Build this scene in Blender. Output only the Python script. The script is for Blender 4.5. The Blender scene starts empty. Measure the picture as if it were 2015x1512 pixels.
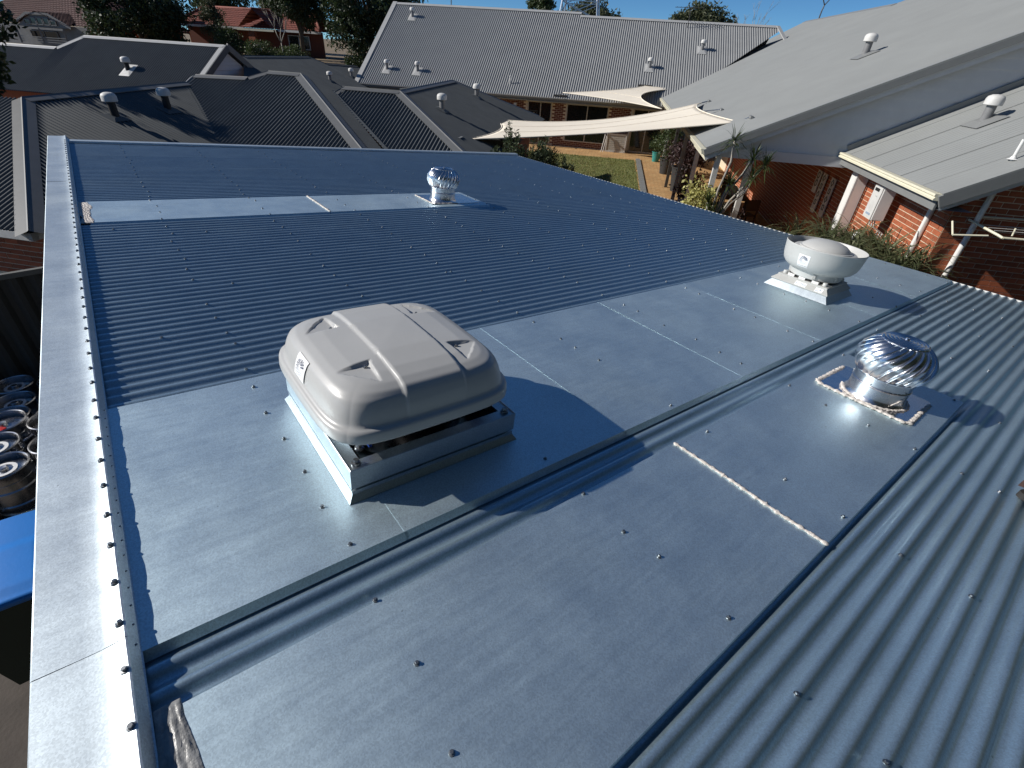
import bpy, math, random
import numpy as np
from mathutils import Vector, Matrix

random.seed(7)
RNG = np.random.default_rng(11)
R = math.radians
C = bpy.context.scene.collection
SC = bpy.context.scene

# ------------------------------------------------------------------ camera
CZ = 4.2                                    # camera height above the yard
PITCH, ROLL, YAW, SLOPE = 0.6016651, -0.0651870, 0.6887644, 0.0756306
fw = Vector((math.sin(YAW) * math.cos(PITCH), math.cos(YAW) * math.cos(PITCH), -math.sin(PITCH)))
r0 = Vector((math.cos(YAW), -math.sin(YAW), 0)); d0 = fw.cross(r0)
rt = math.cos(ROLL) * r0 + math.sin(ROLL) * d0
dn = -math.sin(ROLL) * r0 + math.cos(ROLL) * d0
cam_d = bpy.data.cameras.new('camera'); cam = bpy.data.objects.new('camera', cam_d); C.objects.link(cam)
cam.matrix_world = Matrix(((rt.x, -dn.x, -fw.x, 0), (rt.y, -dn.y, -fw.y, 0), (rt.z, -dn.z, -fw.z, CZ), (0, 0, 0, 1)))
cam_d.sensor_width = 36; cam_d.lens = 36 * 952.53 / 2015; cam_d.clip_start = 0.05; cam_d.clip_end = 3000
SC.camera = cam

# ------------------------------------------------------------------ sky, sun, exposure
SUN_AZ, SUN_EL = R(-51), R(32)              # azimuth from +Y towards +X
w = bpy.data.worlds.new('World'); SC.world = w; w.use_nodes = True
nt = w.node_tree; bg = nt.nodes['Background']
sky = nt.nodes.new('ShaderNodeTexSky'); sky.sky_type = 'NISHITA'; sky.sun_disc = False
sky.sun_elevation = SUN_EL; sky.sun_rotation = SUN_AZ; sky.air_density = 0.5; sky.dust_density = 0.0; sky.ozone_density = 5.0
tint = nt.nodes.new('ShaderNodeVectorMath'); tint.operation = 'MULTIPLY'; tint.inputs[1].default_value = (0.70, 1.02, 1.12)   # cool white balance
nt.links.new(sky.outputs[0], tint.inputs[0]); nt.links.new(tint.outputs[0], bg.inputs[0]); bg.inputs[1].default_value = 0.080
sd = bpy.data.lights.new('sun', 'SUN'); sd.energy = 5.0; sd.angle = R(0.53); sd.color = (1.0, 0.96, 0.90)
sun = bpy.data.objects.new('sun', sd); C.objects.link(sun); sun.location = (-20, 20, 30)
sdir = Vector((math.sin(SUN_AZ) * math.cos(SUN_EL), math.cos(SUN_AZ) * math.cos(SUN_EL), math.sin(SUN_EL)))
sun.rotation_euler = sdir.to_track_quat('Z', 'Y').to_euler()
SC.view_settings.view_transform = 'Standard'; SC.view_settings.look = 'None'
SC.view_settings.exposure = 0.0; SC.view_settings.gamma = 1.0
SC.cycles.max_bounces = 8; SC.cycles.use_denoising = True

# ------------------------------------------------------------------ frames
EX = Vector((0.7497706, 0.6616978, 0)); GX = Vector((0.6616978, -0.7497706, 0))   # axes of the neighbouring buildings
ROT_E = math.atan2(EX.y, EX.x); ROT_G = math.atan2(GX.y, GX.x)
def W(e, g, z): return EX * e + GX * g + Vector((0, 0, z + CZ))
SV = Vector((math.cos(SLOPE), 0, -math.sin(SLOPE))); NV = Vector((math.sin(SLOPE), 0, math.cos(SLOPE)))
ROOF0 = Vector((0, 0, CZ)) - NV * 1.41
def RF(a, b, n=0): return ROOF0 + SV * a + Vector((0, b, 0)) + NV * n

# ------------------------------------------------------------------ material helpers
def principled(name):
    m = bpy.data.materials.new(name); m.use_nodes = True
    return m, m.node_tree, m.node_tree.nodes['Principled BSDF']
def mat(name, col, rough=0.6, metal=0.0, var=0.12, scale=6.0, bump=0.0, bscale=60.0, spec=0.5, detail=6, rvar=0.0, obj_rand=0.0, stretch=None):
    m, t, b = principled(name)
    b.inputs['Roughness'].default_value = rough; b.inputs['Metallic'].default_value = metal
    b.inputs['Specular IOR Level'].default_value = spec
    co = t.nodes.new('ShaderNodeTexCoord'); src = co.outputs['Object']
    if stretch:
        mp = t.nodes.new('ShaderNodeMapping'); mp.inputs['Scale'].default_value = stretch
        t.links.new(src, mp.inputs[0]); src = mp.outputs[0]
    nz = t.nodes.new('ShaderNodeTexNoise'); nz.inputs['Scale'].default_value = scale; nz.inputs['Detail'].default_value = detail
    nz.inputs['Roughness'].default_value = 0.65
    t.links.new(src, nz.inputs['Vector'])
    mr = t.nodes.new('ShaderNodeMapRange'); mr.inputs[1].default_value = 0.3; mr.inputs[2].default_value = 0.7
    mr.inputs[3].default_value = 1 - var; mr.inputs[4].default_value = 1 + var
    t.links.new(nz.outputs['Fac'], mr.inputs[0]); fac = mr.outputs[0]
    if obj_rand:
        oi = t.nodes.new('ShaderNodeObjectInfo'); m2 = t.nodes.new('ShaderNodeMapRange')
        m2.inputs[3].default_value = 1 - obj_rand; m2.inputs[4].default_value = 1 + obj_rand
        t.links.new(oi.outputs['Random'], m2.inputs[0])
        mu = t.nodes.new('ShaderNodeMath'); mu.operation = 'MULTIPLY'
        t.links.new(fac, mu.inputs[0]); t.links.new(m2.outputs[0], mu.inputs[1]); fac = mu.outputs[0]
    vm = t.nodes.new('ShaderNodeVectorMath'); vm.operation = 'SCALE'; vm.inputs[0].default_value = col[:3]
    t.links.new(fac, vm.inputs['Scale']); t.links.new(vm.outputs[0], b.inputs['Base Color'])
    if rvar:
        r2 = t.nodes.new('ShaderNodeMapRange'); r2.inputs[1].default_value = 0.3; r2.inputs[2].default_value = 0.7
        r2.inputs[3].default_value = max(0.02, rough - rvar); r2.inputs[4].default_value = rough + rvar
        t.links.new(nz.outputs['Fac'], r2.inputs[0]); t.links.new(r2.outputs[0], b.inputs['Roughness'])
    if bump:
        n2 = t.nodes.new('ShaderNodeTexNoise'); n2.inputs['Scale'].default_value = bscale; n2.inputs['Detail'].default_value = 4
        t.links.new(co.outputs['Object'], n2.inputs['Vector'])
        bp = t.nodes.new('ShaderNodeBump'); bp.inputs['Strength'].default_value = bump; bp.inputs['Distance'].default_value = 0.01
        t.links.new(n2.outputs['Fac'], bp.inputs['Height']); t.links.new(bp.outputs[0], b.inputs['Normal'])
    return m
def zinc(name, base=(0.41, 0.545, 0.63), rough=0.37, spangle=0.10, bump=0.05, streak=True, metal=0.80):
    """aluminium-zinc sheet: fine spangle, faint smears along the sheet, a few scuffs"""
    m, t, b = principled(name)
    b.inputs['Metallic'].default_value = metal
    L = t.links.new
    co = t.nodes.new('ShaderNodeTexCoord')
    vo = t.nodes.new('ShaderNodeTexVoronoi'); vo.inputs['Scale'].default_value = 260; L(co.outputs['Object'], vo.inputs['Vector'])
    n1 = t.nodes.new('ShaderNodeTexNoise'); n1.inputs['Scale'].default_value = 3.0; n1.inputs['Detail'].default_value = 7; n1.inputs['Roughness'].default_value = 0.7
    L(co.outputs['Object'], n1.inputs['Vector'])
    mp = t.nodes.new('ShaderNodeMapping'); mp.inputs['Scale'].default_value = (1.2, 16, 1); mp.inputs['Rotation'].default_value = (0, 0, 0.12); L(co.outputs['Object'], mp.inputs[0])
    n2 = t.nodes.new('ShaderNodeTexNoise'); n2.inputs['Scale'].default_value = 2.2; n2.inputs['Detail'].default_value = 8; n2.inputs['Roughness'].default_value = 0.75; L(mp.outputs[0], n2.inputs['Vector'])
    bw = t.nodes.new('ShaderNodeRGBToBW'); L(vo.outputs['Color'], bw.inputs[0])
    def mrange(src, a, b_, c, d):
        x = t.nodes.new('ShaderNodeMapRange'); x.inputs[1].default_value = a; x.inputs[2].default_value = b_; x.inputs[3].default_value = c; x.inputs[4].default_value = d
        L(src, x.inputs[0]); return x.outputs[0]
    def math_(op, a, b_):
        x = t.nodes.new('ShaderNodeMath'); x.operation = op
        for i, s in enumerate((a, b_)):
            if isinstance(s, (int, float)): x.inputs[i].default_value = s
            else: L(s, x.inputs[i])
        return x.outputs[0]
    f = math_('MULTIPLY', mrange(bw.outputs[0], 0.2, 0.8, 1 - spangle, 1 + spangle), mrange(n1.outputs['Fac'], 0.3, 0.7, 0.96, 1.04))
    if streak: f = math_('MULTIPLY', f, mrange(n2.outputs['Fac'], 0.3, 0.72, 0.97, 1.03))
    # sparse scuffs, specks of grit and dried water stains
    mp3 = t.nodes.new('ShaderNodeMapping'); mp3.inputs['Rotation'].default_value = (0, 0, 0.6); mp3.inputs['Scale'].default_value = (1.0, 22, 1); L(co.outputs['Object'], mp3.inputs[0])
    n4 = t.nodes.new('ShaderNodeTexNoise'); n4.inputs['Scale'].default_value = 4.5; n4.inputs['Detail'].default_value = 3; L(mp3.outputs[0], n4.inputs['Vector'])
    n5 = t.nodes.new('ShaderNodeTexNoise'); n5.inputs['Scale'].default_value = 1.1; n5.inputs['Detail'].default_value = 5; L(co.outputs['Object'], n5.inputs['Vector'])
    v2 = t.nodes.new('ShaderNodeTexVoronoi'); v2.inputs['Scale'].default_value = 11; L(co.outputs['Object'], v2.inputs['Vector'])
    scuff = math_('MULTIPLY', mrange(n4.outputs['Fac'], 0.70, 0.76, 0, 1), mrange(n5.outputs['Fac'], 0.5, 0.6, 0, 1))
    speck = math_('MULTIPLY', mrange(v2.outputs['Distance'], 0.03, 0.05, 1, 0), mrange(n1.outputs['Fac'], 0.50, 0.56, 0, 1))
    stain = mrange(n5.outputs['Fac'], 0.52, 0.66, 0, 1)
    f = math_('MULTIPLY', f, math_('ADD', 1.0, math_('MULTIPLY', scuff, 0.16)))
    f = math_('MULTIPLY', f, math_('SUBTRACT', 1.0, math_('MULTIPLY', speck, 0.35)))
    f = math_('MULTIPLY', f, math_('SUBTRACT', 1.0, math_('MULTIPLY', stain, 0.06)))
    vm = t.nodes.new('ShaderNodeVectorMath'); vm.operation = 'SCALE'; vm.inputs[0].default_value = base
    L(f, vm.inputs['Scale']); L(vm.outputs[0], b.inputs['Base Color'])
    oi = t.nodes.new('ShaderNodeObjectInfo')
    rr = math_('ADD', mrange(n1.outputs['Fac'], 0.3, 0.7, rough - 0.035, rough + 0.035), mrange(n2.outputs['Fac'], 0.4, 0.75, 0.0, 0.05))
    rr = math_('ADD', rr, mrange(oi.outputs['Random'], 0, 1, -0.02, 0.02))
    rr = math_('ADD', rr, math_('MULTIPLY', math_('ADD', scuff, stain), 0.035))
    L(rr, b.inputs['Roughness'])
    n3 = t.nodes.new('ShaderNodeTexNoise'); n3.inputs['Scale'].default_value = 2.6; n3.inputs['Detail'].default_value = 3; L(co.outputs['Object'], n3.inputs['Vector'])
    bp = t.nodes.new('ShaderNodeBump'); bp.inputs['Strength'].default_value = bump; bp.inputs['Distance'].default_value = 0.05
    L(n3.outputs['Fac'], bp.inputs['Height']); L(bp.outputs[0], b.inputs['Normal'])
    return m
M = {}
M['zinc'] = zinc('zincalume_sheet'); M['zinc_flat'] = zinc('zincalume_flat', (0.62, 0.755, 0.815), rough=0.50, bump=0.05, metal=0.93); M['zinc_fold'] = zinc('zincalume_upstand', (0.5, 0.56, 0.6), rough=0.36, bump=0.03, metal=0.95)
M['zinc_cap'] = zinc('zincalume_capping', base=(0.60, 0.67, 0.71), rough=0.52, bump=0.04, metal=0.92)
M['galv'] = mat('galvanised_steel', (0.5, 0.52, 0.54), 0.35, 1.0, 0.12, 20, rvar=0.08)
M['alu'] = mat('bright_aluminium', (0.78, 0.78, 0.8), 0.22, 1.0, 0.06, 12, rvar=0.05)
M['alu_dull'] = mat('spun_aluminium', (0.68, 0.68, 0.7), 0.28, 1.0, 0.08, 9, rvar=0.06)
M['screw'] = mat('screw_steel', (0.30, 0.31, 0.32), 0.42, 1.0, 0.1, 40)
M['seal'] = mat('pale_sealant', (0.62, 0.57, 0.52), 0.6, 0, 0.25, 40, bump=0.6, bscale=90)
M['seal_grey'] = mat('smeared_grey_sealant', (0.27, 0.27, 0.265), 0.38, 0, 0.3, 30, bump=0.5, bscale=45)
M['cowl'] = mat('pale_grey_moulded_plastic', (0.46, 0.458, 0.445), 0.34, 0, 0.06, 2.2, bump=0.02, bscale=30, detail=9)
M['fan_grey'] = mat('light_grey_plastic', (0.50, 0.50, 0.48), 0.45, 0, 0.05, 6)
M['fan_base'] = mat('fan_base_plastic', (0.45, 0.445, 0.42), 0.5, 0, 0.08, 8)
M['black'] = mat('black_rubber', (0.015, 0.015, 0.016), 0.6, 0, 0.2, 20)
M['duct_blue'] = mat('blue_plastic', (0.03, 0.09, 0.45), 0.4)
M['sticker'] = mat('white_sticker', (0.8, 0.8, 0.8), 0.4, 0, 0.03, 10)
M['ink'] = mat('navy_ink', (0.01, 0.02, 0.08), 0.5)
M['ink_pale'] = mat('pale_blue_ink', (0.3, 0.36, 0.45), 0.5)
M['dark_roof'] = mat('charcoal_roof_steel', (0.100, 0.108, 0.112), 0.6, 0, 0.10, 2.0, spec=0.2)
M['dark_cap'] = mat('charcoal_capping', (0.125, 0.127, 0.126), 0.5, 0, 0.1, 4)
M['light_roof'] = mat('pale_grey_roof_steel', (0.265, 0.268, 0.265), 0.5, 0, 0.07, 1.5)
M['light_cap'] = mat('pale_grey_capping', (0.40, 0.40, 0.39), 0.5, 0, 0.06, 4)
M['grey_roof'] = mat('dove_grey_roof_steel', (0.275, 0.282, 0.272), 0.55, 0, 0.06, 0.8, detail=8)
M['grey_trim'] = mat('mid_grey_trim', (0.22, 0.225, 0.22), 0.5, 0, 0.06, 4)
M['cream'] = mat('cream_gutter_paint', (0.72, 0.68, 0.52), 0.45, 0, 0.05, 5)
M['white'] = mat('white_paint', (0.78, 0.77, 0.74), 0.5, 0, 0.04, 5)
M['off_white'] = mat('weathered_white', (0.62, 0.61, 0.58), 0.55, 0, 0.1, 7)
M['board'] = mat('painted_weatherboard', (0.55, 0.56, 0.57), 0.6, 0, 0.05, 3)
M['pipe'] = mat('grey_vent_pipe', (0.20, 0.20, 0.20), 0.55, 0, 0.1, 10)
M['shade_paint'] = mat('shaded_grey_paint', (0.2, 0.2, 0.195), 0.7, 0, 0.15, 3)  # tree shade and backlight put into the paint colour
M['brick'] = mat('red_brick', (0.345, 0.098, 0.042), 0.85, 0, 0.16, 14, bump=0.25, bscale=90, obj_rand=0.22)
M['shade_brick'] = mat('shaded_red_brick', (0.15, 0.048, 0.03), 0.9, 0, 0.2, 14, bump=0.25, bscale=90)  # darker copy of the red brick: eave shade put into the colour
M['mortar'] = mat('pale_mortar', (0.70, 0.60, 0.44), 0.9, 0, 0.15, 25, bump=0.2)
M['sail'] = mat('cream_shade_cloth', (0.84, 0.76, 0.63), 0.85, 0, 0.05, 1.2, detail=8, bump=0.1, bscale=300)
M['glass'] = mat('dark_window_glass', (0.015, 0.017, 0.018), 0.06, 0, 0.1, 2, spec=0.6)
M['dark_frame'] = mat('bronze_window_frame', (0.06, 0.055, 0.05), 0.5)
M['pale_frame'] = mat('pale_window_frame', (0.45, 0.43, 0.38), 0.5)
M['steel_keg'] = mat('brushed_stainless', (0.55, 0.55, 0.56), 0.3, 1.0, 0.2, 8, rvar=0.1)
M['bin_blue'] = mat('blue_bin_lid', (0.01, 0.19, 0.62), 0.45, 0, 0.05, 5, bump=0.05, bscale=40)
M['bin_green'] = mat('dark_green_bin', (0.012, 0.03, 0.016), 0.5, 0, 0.1, 5)
M['fence'] = mat('dark_fence_steel', (0.055, 0.055, 0.05), 0.5, 0, 0.12, 3)
M['fence_rail'] = mat('fence_rail', (0.17, 0.165, 0.15), 0.5, 0, 0.1, 3)
M['bark'] = mat('bark', (0.10, 0.075, 0.05), 0.9, 0, 0.3, 12, bump=0.5, bscale=40)
M['pale_bark'] = mat('pale_cane_bark', (0.34, 0.31, 0.26), 0.8, 0, 0.25, 20)
M['leather'] = mat('brown_leather', (0.14, 0.085, 0.075), 0.5, 0, 0.15, 20, bump=0.15, bscale=60)
M['denim'] = mat('dark_trousers', (0.02, 0.02, 0.024), 0.85, 0, 0.2, 30)
M['sole'] = mat('dark_sole', (0.03, 0.027, 0.025), 0.7)
M['wood'] = mat('dark_timber', (0.05, 0.028, 0.016), 0.6, 0, 0.25, 8)
M['terracotta'] = mat('dark_pot', (0.035, 0.035, 0.035), 0.6)
M['teal'] = mat('teal_glaze', (0.04, 0.26, 0.24), 0.25)
M['concrete'] = mat('shaded_concrete', (0.075, 0.062, 0.052), 0.9, 0, 0.2, 4, bump=0.3, bscale=30)  # base colour darkened to stand in for shade over the yard
M['red'] = mat('red_plastic', (0.45, 0.02, 0.02), 0.4)
def leaf_mat(name, c1, c2, rough=0.55, trans=0.25):
    m, t, b = principled(name); L = t.links.new
    g = t.nodes.new('ShaderNodeNewGeometry'); mx = t.nodes.new('ShaderNodeMix'); mx.data_type = 'RGBA'
    mx.inputs[6].default_value = (*c1, 1); mx.inputs[7].default_value = (*c2, 1)
    L(g.outputs['Random Per Island'], mx.inputs[0]); L(mx.outputs[2], b.inputs['Base Color'])
    b.inputs['Roughness'].default_value = rough
    tr = t.nodes.new('ShaderNodeBsdfTranslucent'); L(mx.outputs[2], tr.inputs[0])
    ms = t.nodes.new('ShaderNodeMixShader'); ms.inputs[0].default_value = trans
    L(b.outputs[0], ms.inputs[1]); L(tr.outputs[0], ms.inputs[2]); L(ms.outputs[0], t.nodes['Material Output'].inputs[0])
    return m
M['leaf_dark'] = leaf_mat('dark_evergreen_leaf', (0.018, 0.032, 0.012), (0.045, 0.07, 0.024))
M['leaf_mid'] = leaf_mat('mid_green_leaf', (0.035, 0.06, 0.018), (0.08, 0.11, 0.035))
M['leaf_grey'] = leaf_mat('grey_gum_leaf', (0.05, 0.065, 0.03), (0.10, 0.11, 0.05))
M['leaf_conifer'] = leaf_mat('conifer_leaf', (0.02, 0.035, 0.01), (0.06, 0.08, 0.018))
M['leaf_rosemary'] = leaf_mat('rosemary_leaf', (0.03, 0.05, 0.02), (0.09, 0.12, 0.05))
M['leaf_yellow'] = leaf_mat('variegated_yellow_leaf', (0.36, 0.34, 0.08), (0.62, 0.58, 0.24))
M['leaf_strap'] = leaf_mat('strap_leaf', (0.05, 0.07, 0.025), (0.17, 0.18, 0.09))
M['leaf_purple'] = leaf_mat('dull_purple_leaf', (0.04, 0.02, 0.02), (0.10, 0.06, 0.06))
M['grass'] = leaf_mat('lawn_grass', (0.09, 0.13, 0.02), (0.30, 0.29, 0.09), 0.7, 0.3)

# ------------------------------------------------------------------ mesh helpers
class MB:
    def __init__(s): s.v = []; s.f = []
    def add(s, vs, fs):
        n = len(s.v); s.v += [tuple(x) for x in vs]; s.f += [tuple(i + n for i in f) for f in fs]; return s
    def quad(s, a, b, c, d): return s.add((a, b, c, d), ((0, 1, 2, 3),))
    def poly(s, pts): return s.add(pts, (tuple(range(len(pts))),))
    def box(s, c, h, ax=None):
        X, Y, Z = ax if ax else (Vector((1, 0, 0)), Vector((0, 1, 0)), Vector((0, 0, 1)))
        c = Vector(c); vs = [c + X * h[0] * i + Y * h[1] * j + Z * h[2] * k for i in (-1, 1) for j in (-1, 1) for k in (-1, 1)]
        return s.add(vs, ((0, 1, 3, 2), (4, 6, 7, 5), (0, 4, 5, 1), (2, 3, 7, 6), (0, 2, 6, 4), (1, 5, 7, 3)))
    def bar(s, a, b, w_, h_=None, up=Vector((0, 0, 1))):
        a, b = Vector(a), Vector(b); d = b - a; L = d.length; d.normalize()
        if abs(d.dot(up)) > 0.99: up = Vector((1, 0, 0))
        x = d.cross(up).normalized(); z = x.cross(d)
        return s.box((a + b) / 2, (w_ / 2, L / 2, (h_ or w_) / 2), (x, d, z))
    def tube(s, pts, rad, n=8, cap=True):
        pts = [Vector(p) for p in pts]; k = len(pts); rr = rad if isinstance(rad, (list, tuple)) else [rad] * k
        base = len(s.v); px = None
        for i, p in enumerate(pts):
            d = (pts[min(i + 1, k - 1)] - pts[max(i - 1, 0)]).normalized()
            if px is None: px = d.cross(Vector((0, 0, 1)) if abs(d.z) < 0.9 else Vector((1, 0, 0))).normalized()
            else:
                px = (px - d * px.dot(d)).normalized()
            y = d.cross(px)
            for j in range(n):
                a = 2 * math.pi * j / n; s.v.append(tuple(p + (px * math.cos(a) + y * math.sin(a)) * rr[i]))
        for i in range(k - 1):
            for j in range(n):
                a = base + i * n + j; b = base + i * n + (j + 1) % n; s.f.append((a, b, b + n, a + n))
        if cap:
            s.f.append(tuple(base + j for j in reversed(range(n)))); s.f.append(tuple(base + (k - 1) * n + j for j in range(n)))
        return s
    def lathe(s, prof, n=48, c=(0, 0, 0), closed=False):
        base = len(s.v); k = len(prof)
        for r_, z in prof:
            for j in range(n):
                a = 2 * math.pi * j / n; s.v.append((c[0] + r_ * math.cos(a), c[1] + r_ * math.sin(a), c[2] + z))
        for i in range(k - 1 if not closed else k):
            i2 = (i + 1) % k
            for j in range(n):
                j2 = (j + 1) % n; s.f.append((base + i * n + j, base + i * n + j2, base + i2 * n + j2, base + i2 * n + j))
        return s
    def mesh(s, name, smooth=False):
        me = bpy.data.meshes.new(name); me.from_pydata(s.v, [], s.f); me.update()
        if smooth:
            me.polygons.foreach_set('use_smooth', [True] * len(me.polygons))
            if smooth is not True: me.set_sharp_from_angle(angle=R(smooth))
        return me
    def build(s, name, m, parent=None, smooth=False, loc=None, rot=None):
        return link(name, s.mesh(name, smooth), m, parent, loc, rot)
def link(name, me, m, parent=None, loc=None, rot=None):
    if m and not me.materials: me.materials.append(M[m])
    o = bpy.data.objects.new(name, me); C.objects.link(o)
    if parent: o.parent = parent
    if loc is not None: o.location = loc
    if rot is not None: o.rotation_euler = rot
    return o
def tag(o, label=None, cat=None, group=None, kind=None):
    for k, v in (('label', label), ('category', cat), ('group', group), ('kind', kind)):
        if v: o[k] = v
    return o
def thing(name, label, cat, loc=(0, 0, 0), rot=(0, 0, 0), group=None):
    o = bpy.data.objects.new(name, None); C.objects.link(o); o.location = loc; o.rotation_euler = rot; o.empty_display_size = 0.2
    return tag(o, label, cat, group)
def copy_tree(o, parent=None):
    c = o.copy(); C.objects.link(c); c.parent = parent
    for ch in list(o.children): copy_tree(ch, c)
    return c
def grid(name, nx, ny, fn, m, parent=None, smooth=True, wrap=False):
    b = MB()
    for i in range(nx + 1):
        for j in range(ny + 1): b.v.append(tuple(fn(i / nx, j / ny)))
    for i in range(nx):
        for j in range(ny):
            a = i * (ny + 1) + j; b.f.append((a, a + ny + 1, a + ny + 2, a + 1))
    return b.build(name, m, parent, smooth)

# ------------------------------------------------------------------ ground
def sstep(x): x = max(0.0, min(1.0, x)); return x * x * (3 - 2 * x)
def ground_h(e, g):
    return 2.75 * sstep((e - 33) / 12) * sstep((-g - 13) / 8) + 1.0 * sstep((e - 70) / 80)
gb = MB(); NG = 90
def gcoord(t): t = 2 * t - 1; return 40 + math.copysign(abs(t) ** 2.6, t) * 1400
def gcoord2(t): t = 2 * t - 1; return -10 + math.copysign(abs(t) ** 2.6, t) * 1400
for i in range(NG + 1):
    for j in range(NG + 1):
        e, g = gcoord(i / NG), gcoord2(j / NG); gb.v.append(tuple(W(e, g, -4.2 + ground_h(e, g))))
for i in range(NG):
    for j in range(NG):
        a = i * (NG + 1) + j; gb.f.append((a, a + 1, a + NG + 2, a + NG + 1))
M['earth'] = mat('dry_earth', (0.19, 0.14, 0.085), 0.95, 0, 0.3, 0.6, bump=0.3, bscale=8)
tag(gb.build('ground', 'earth', smooth=True), kind='structure')

def paver_mat():
    m, t, b = principled('clay_pavers'); L = t.links.new
    co = t.nodes.new('ShaderNodeTexCoord'); mp = t.nodes.new('ShaderNodeMapping'); mp.inputs['Rotation'].default_value = (0, 0, -ROT_E + 0.78)
    L(co.outputs['Object'], mp.inputs[0])
    br = t.nodes.new('ShaderNodeTexBrick'); br.inputs['Scale'].default_value = 1.0; br.inputs['Brick Width'].default_value = 0.23; br.inputs['Row Height'].default_value = 0.115
    br.inputs['Mortar Size'].default_value = 0.006; br.inputs['Color1'].default_value = (0.54, 0.34, 0.15, 1); br.inputs['Color2'].default_value = (0.45, 0.25, 0.10, 1); br.inputs['Mortar'].default_value = (0.16, 0.10, 0.05, 1)
    L(mp.outputs[0], br.inputs['Vector'])
    nz = t.nodes.new('ShaderNodeTexNoise'); nz.inputs['Scale'].default_value = 0.8; nz.inputs['Detail'].default_value = 6; L(co.outputs['Object'], nz.inputs['Vector'])
    mr = t.nodes.new('ShaderNodeMapRange'); mr.inputs[1].default_value = .3; mr.inputs[2].default_value = .7; mr.inputs[3].default_value = .8; mr.inputs[4].default_value = 1.15; L(nz.outputs['Fac'], mr.inputs[0])
    vm = t.nodes.new('ShaderNodeVectorMath'); vm.operation = 'SCALE'; L(br.outputs['Color'], vm.inputs[0]); L(mr.outputs[0], vm.inputs['Scale']); L(vm.outputs[0], b.inputs['Base Color'])
    b.inputs['Roughness'].default_value = 0.85
    return m
M['paver'] = paver_mat()
tag(MB().quad(W(8.6, -9, -4.196), W(8.6, 12, -4.196), W(31, 12, -4.196), W(31, -9, -4.196)).build('courtyard_paving', 'paver'), kind='structure')
M['lawn_soil'] = mat('lawn_soil', (0.14, 0.15, 0.045), 0.95, 0, 0.35, 1.2, detail=8)
tag(MB().quad(W(15, -8, -4.19), W(15, 1.3, -4.19), W(27.2, 1.1, -4.19), W(27.0, -8, -4.19)).build('lawn', 'lawn_soil'), kind='structure')
kb = MB()
for i in range(30):
    e0 = 15 + i * 0.415; kb.box(W(e0 + 0.2, 1.44 - 0.012 * (e0 - 15) + 0.0, -4.17), (0.2, 0.11, 0.03), (EX, GX, Vector((0, 0, 1))))
kerb = kb.build('lawn_edging', 'grey_trim'); tag(kerb, kind='structure')
gr = MB()
for i in range(26000):
    e = random.uniform(15.2, 27.1); g = random.uniform(-6.5, 1.28); h = random.uniform(0.03, 0.075)
    p = W(e, g, -4.19); a = random.uniform(0, 6.28); d = Vector((math.cos(a), math.sin(a), 0)); l = Vector((random.uniform(-.04, .04), random.uniform(-.04, .04), h))
    gr.add((p - d * .012, p + d * .012, p + l), ((0, 1, 2),))
M['dry_grass'] = leaf_mat('dry_lawn_grass', (0.20, 0.17, 0.06), (0.42, 0.34, 0.16), 0.8, 0.3)
dr = MB()
for i in range(9000):
    e = random.uniform(17, 27.0); g = -6.3 + 7.0 * random.random() ** 1.3; h = random.uniform(0.03, 0.08)
    if g > -0.6 and random.random() < .6: continue
    p = W(e, g, -4.19); a = random.uniform(0, 6.28); d = Vector((math.cos(a), math.sin(a), 0)); l = Vector((random.uniform(-.05, .05), random.uniform(-.05, .05), h))
    dr.add((p - d * .014, p + d * .014, p + l), ((0, 1, 2),))
tag(dr.build('dry_lawn_grass', 'dry_grass'), 'straw-coloured dry grass on the side of the lawn nearest the rosemary', 'grass', kind='stuff')
tag(gr.build('lawn_grass', 'grass'), 'short patchy green and straw grass of the courtyard lawn', 'grass', kind='stuff')
tag(MB().box((-3.6, 4.5, 0.02), (3.2, 9.0, 0.02)).build('yard_paving', 'concrete'), kind='structure')
tag(MB().box((-1.9, 5.4, 0.17), (0.75, 0.95, 0.13)).build('keg_slab', 'concrete'), kind='structure')

# ------------------------------------------------------------------ the shed with the metal roof
ROOT_ROT = (0, SLOPE, 0)
shed = thing('metal_shed', 'low shed with shiny zinc-coated corrugated roof filling the foreground', 'shed', ROOF0, ROOT_ROT)
A0, A1 = -0.235, 7.80
PIT = 0.076; PH = 1.028
def corr(b): return -0.0105 + 0.0105 * math.tanh(0.5 * math.cos(2 * math.pi * (b - PH) / PIT)) / math.tanh(0.5)
def end_a(b): return A1 - 0.018 * (b - 5.0) * (-1 if b < 5 else 1) * 0.5
NS = 16
b_lo, b_hi = PH - 29 * PIT - PIT / 2, 9.70
k = 0; b0 = b_lo
while b0 < b_hi - 0.02:
    b1 = min(b0 + 10 * PIT, b_hi); n = int(round((b1 - b0) / PIT * NS)); mb = MB()
    arow = [A0 - 0.15, 1.4, 3.0, 4.6, 6.2, A1 - 0.03, A1 - 0.006, A1]
    lift = 0.0012 * (k % 2)
    for i in range(n + 1 + 3):
        b = b0 + (i / NS) * PIT
        e_l = lift + (0.0012 if i > n - 2 else 0)
        for ja, a in enumerate(arow):
            wob = 0.0007 * math.sin(a * 2.3 + k * 1.7) + 0.0005 * math.sin(a * 5.1 + b * 3)
            z = corr(b) + e_l + wob
            if ja == len(arow) - 2: z -= 0.002
            if ja == len(arow) - 1: z -= 0.011
            mb.v.append((a, b, z))
    na = len(arow)
    for i in range(n + 3):
        for j in range(na - 1):
            q = i * na + j; mb.f.append((q, q + 1, q + na + 1, q + na))
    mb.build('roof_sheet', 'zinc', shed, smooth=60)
    b0 = b1; k += 1

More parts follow.
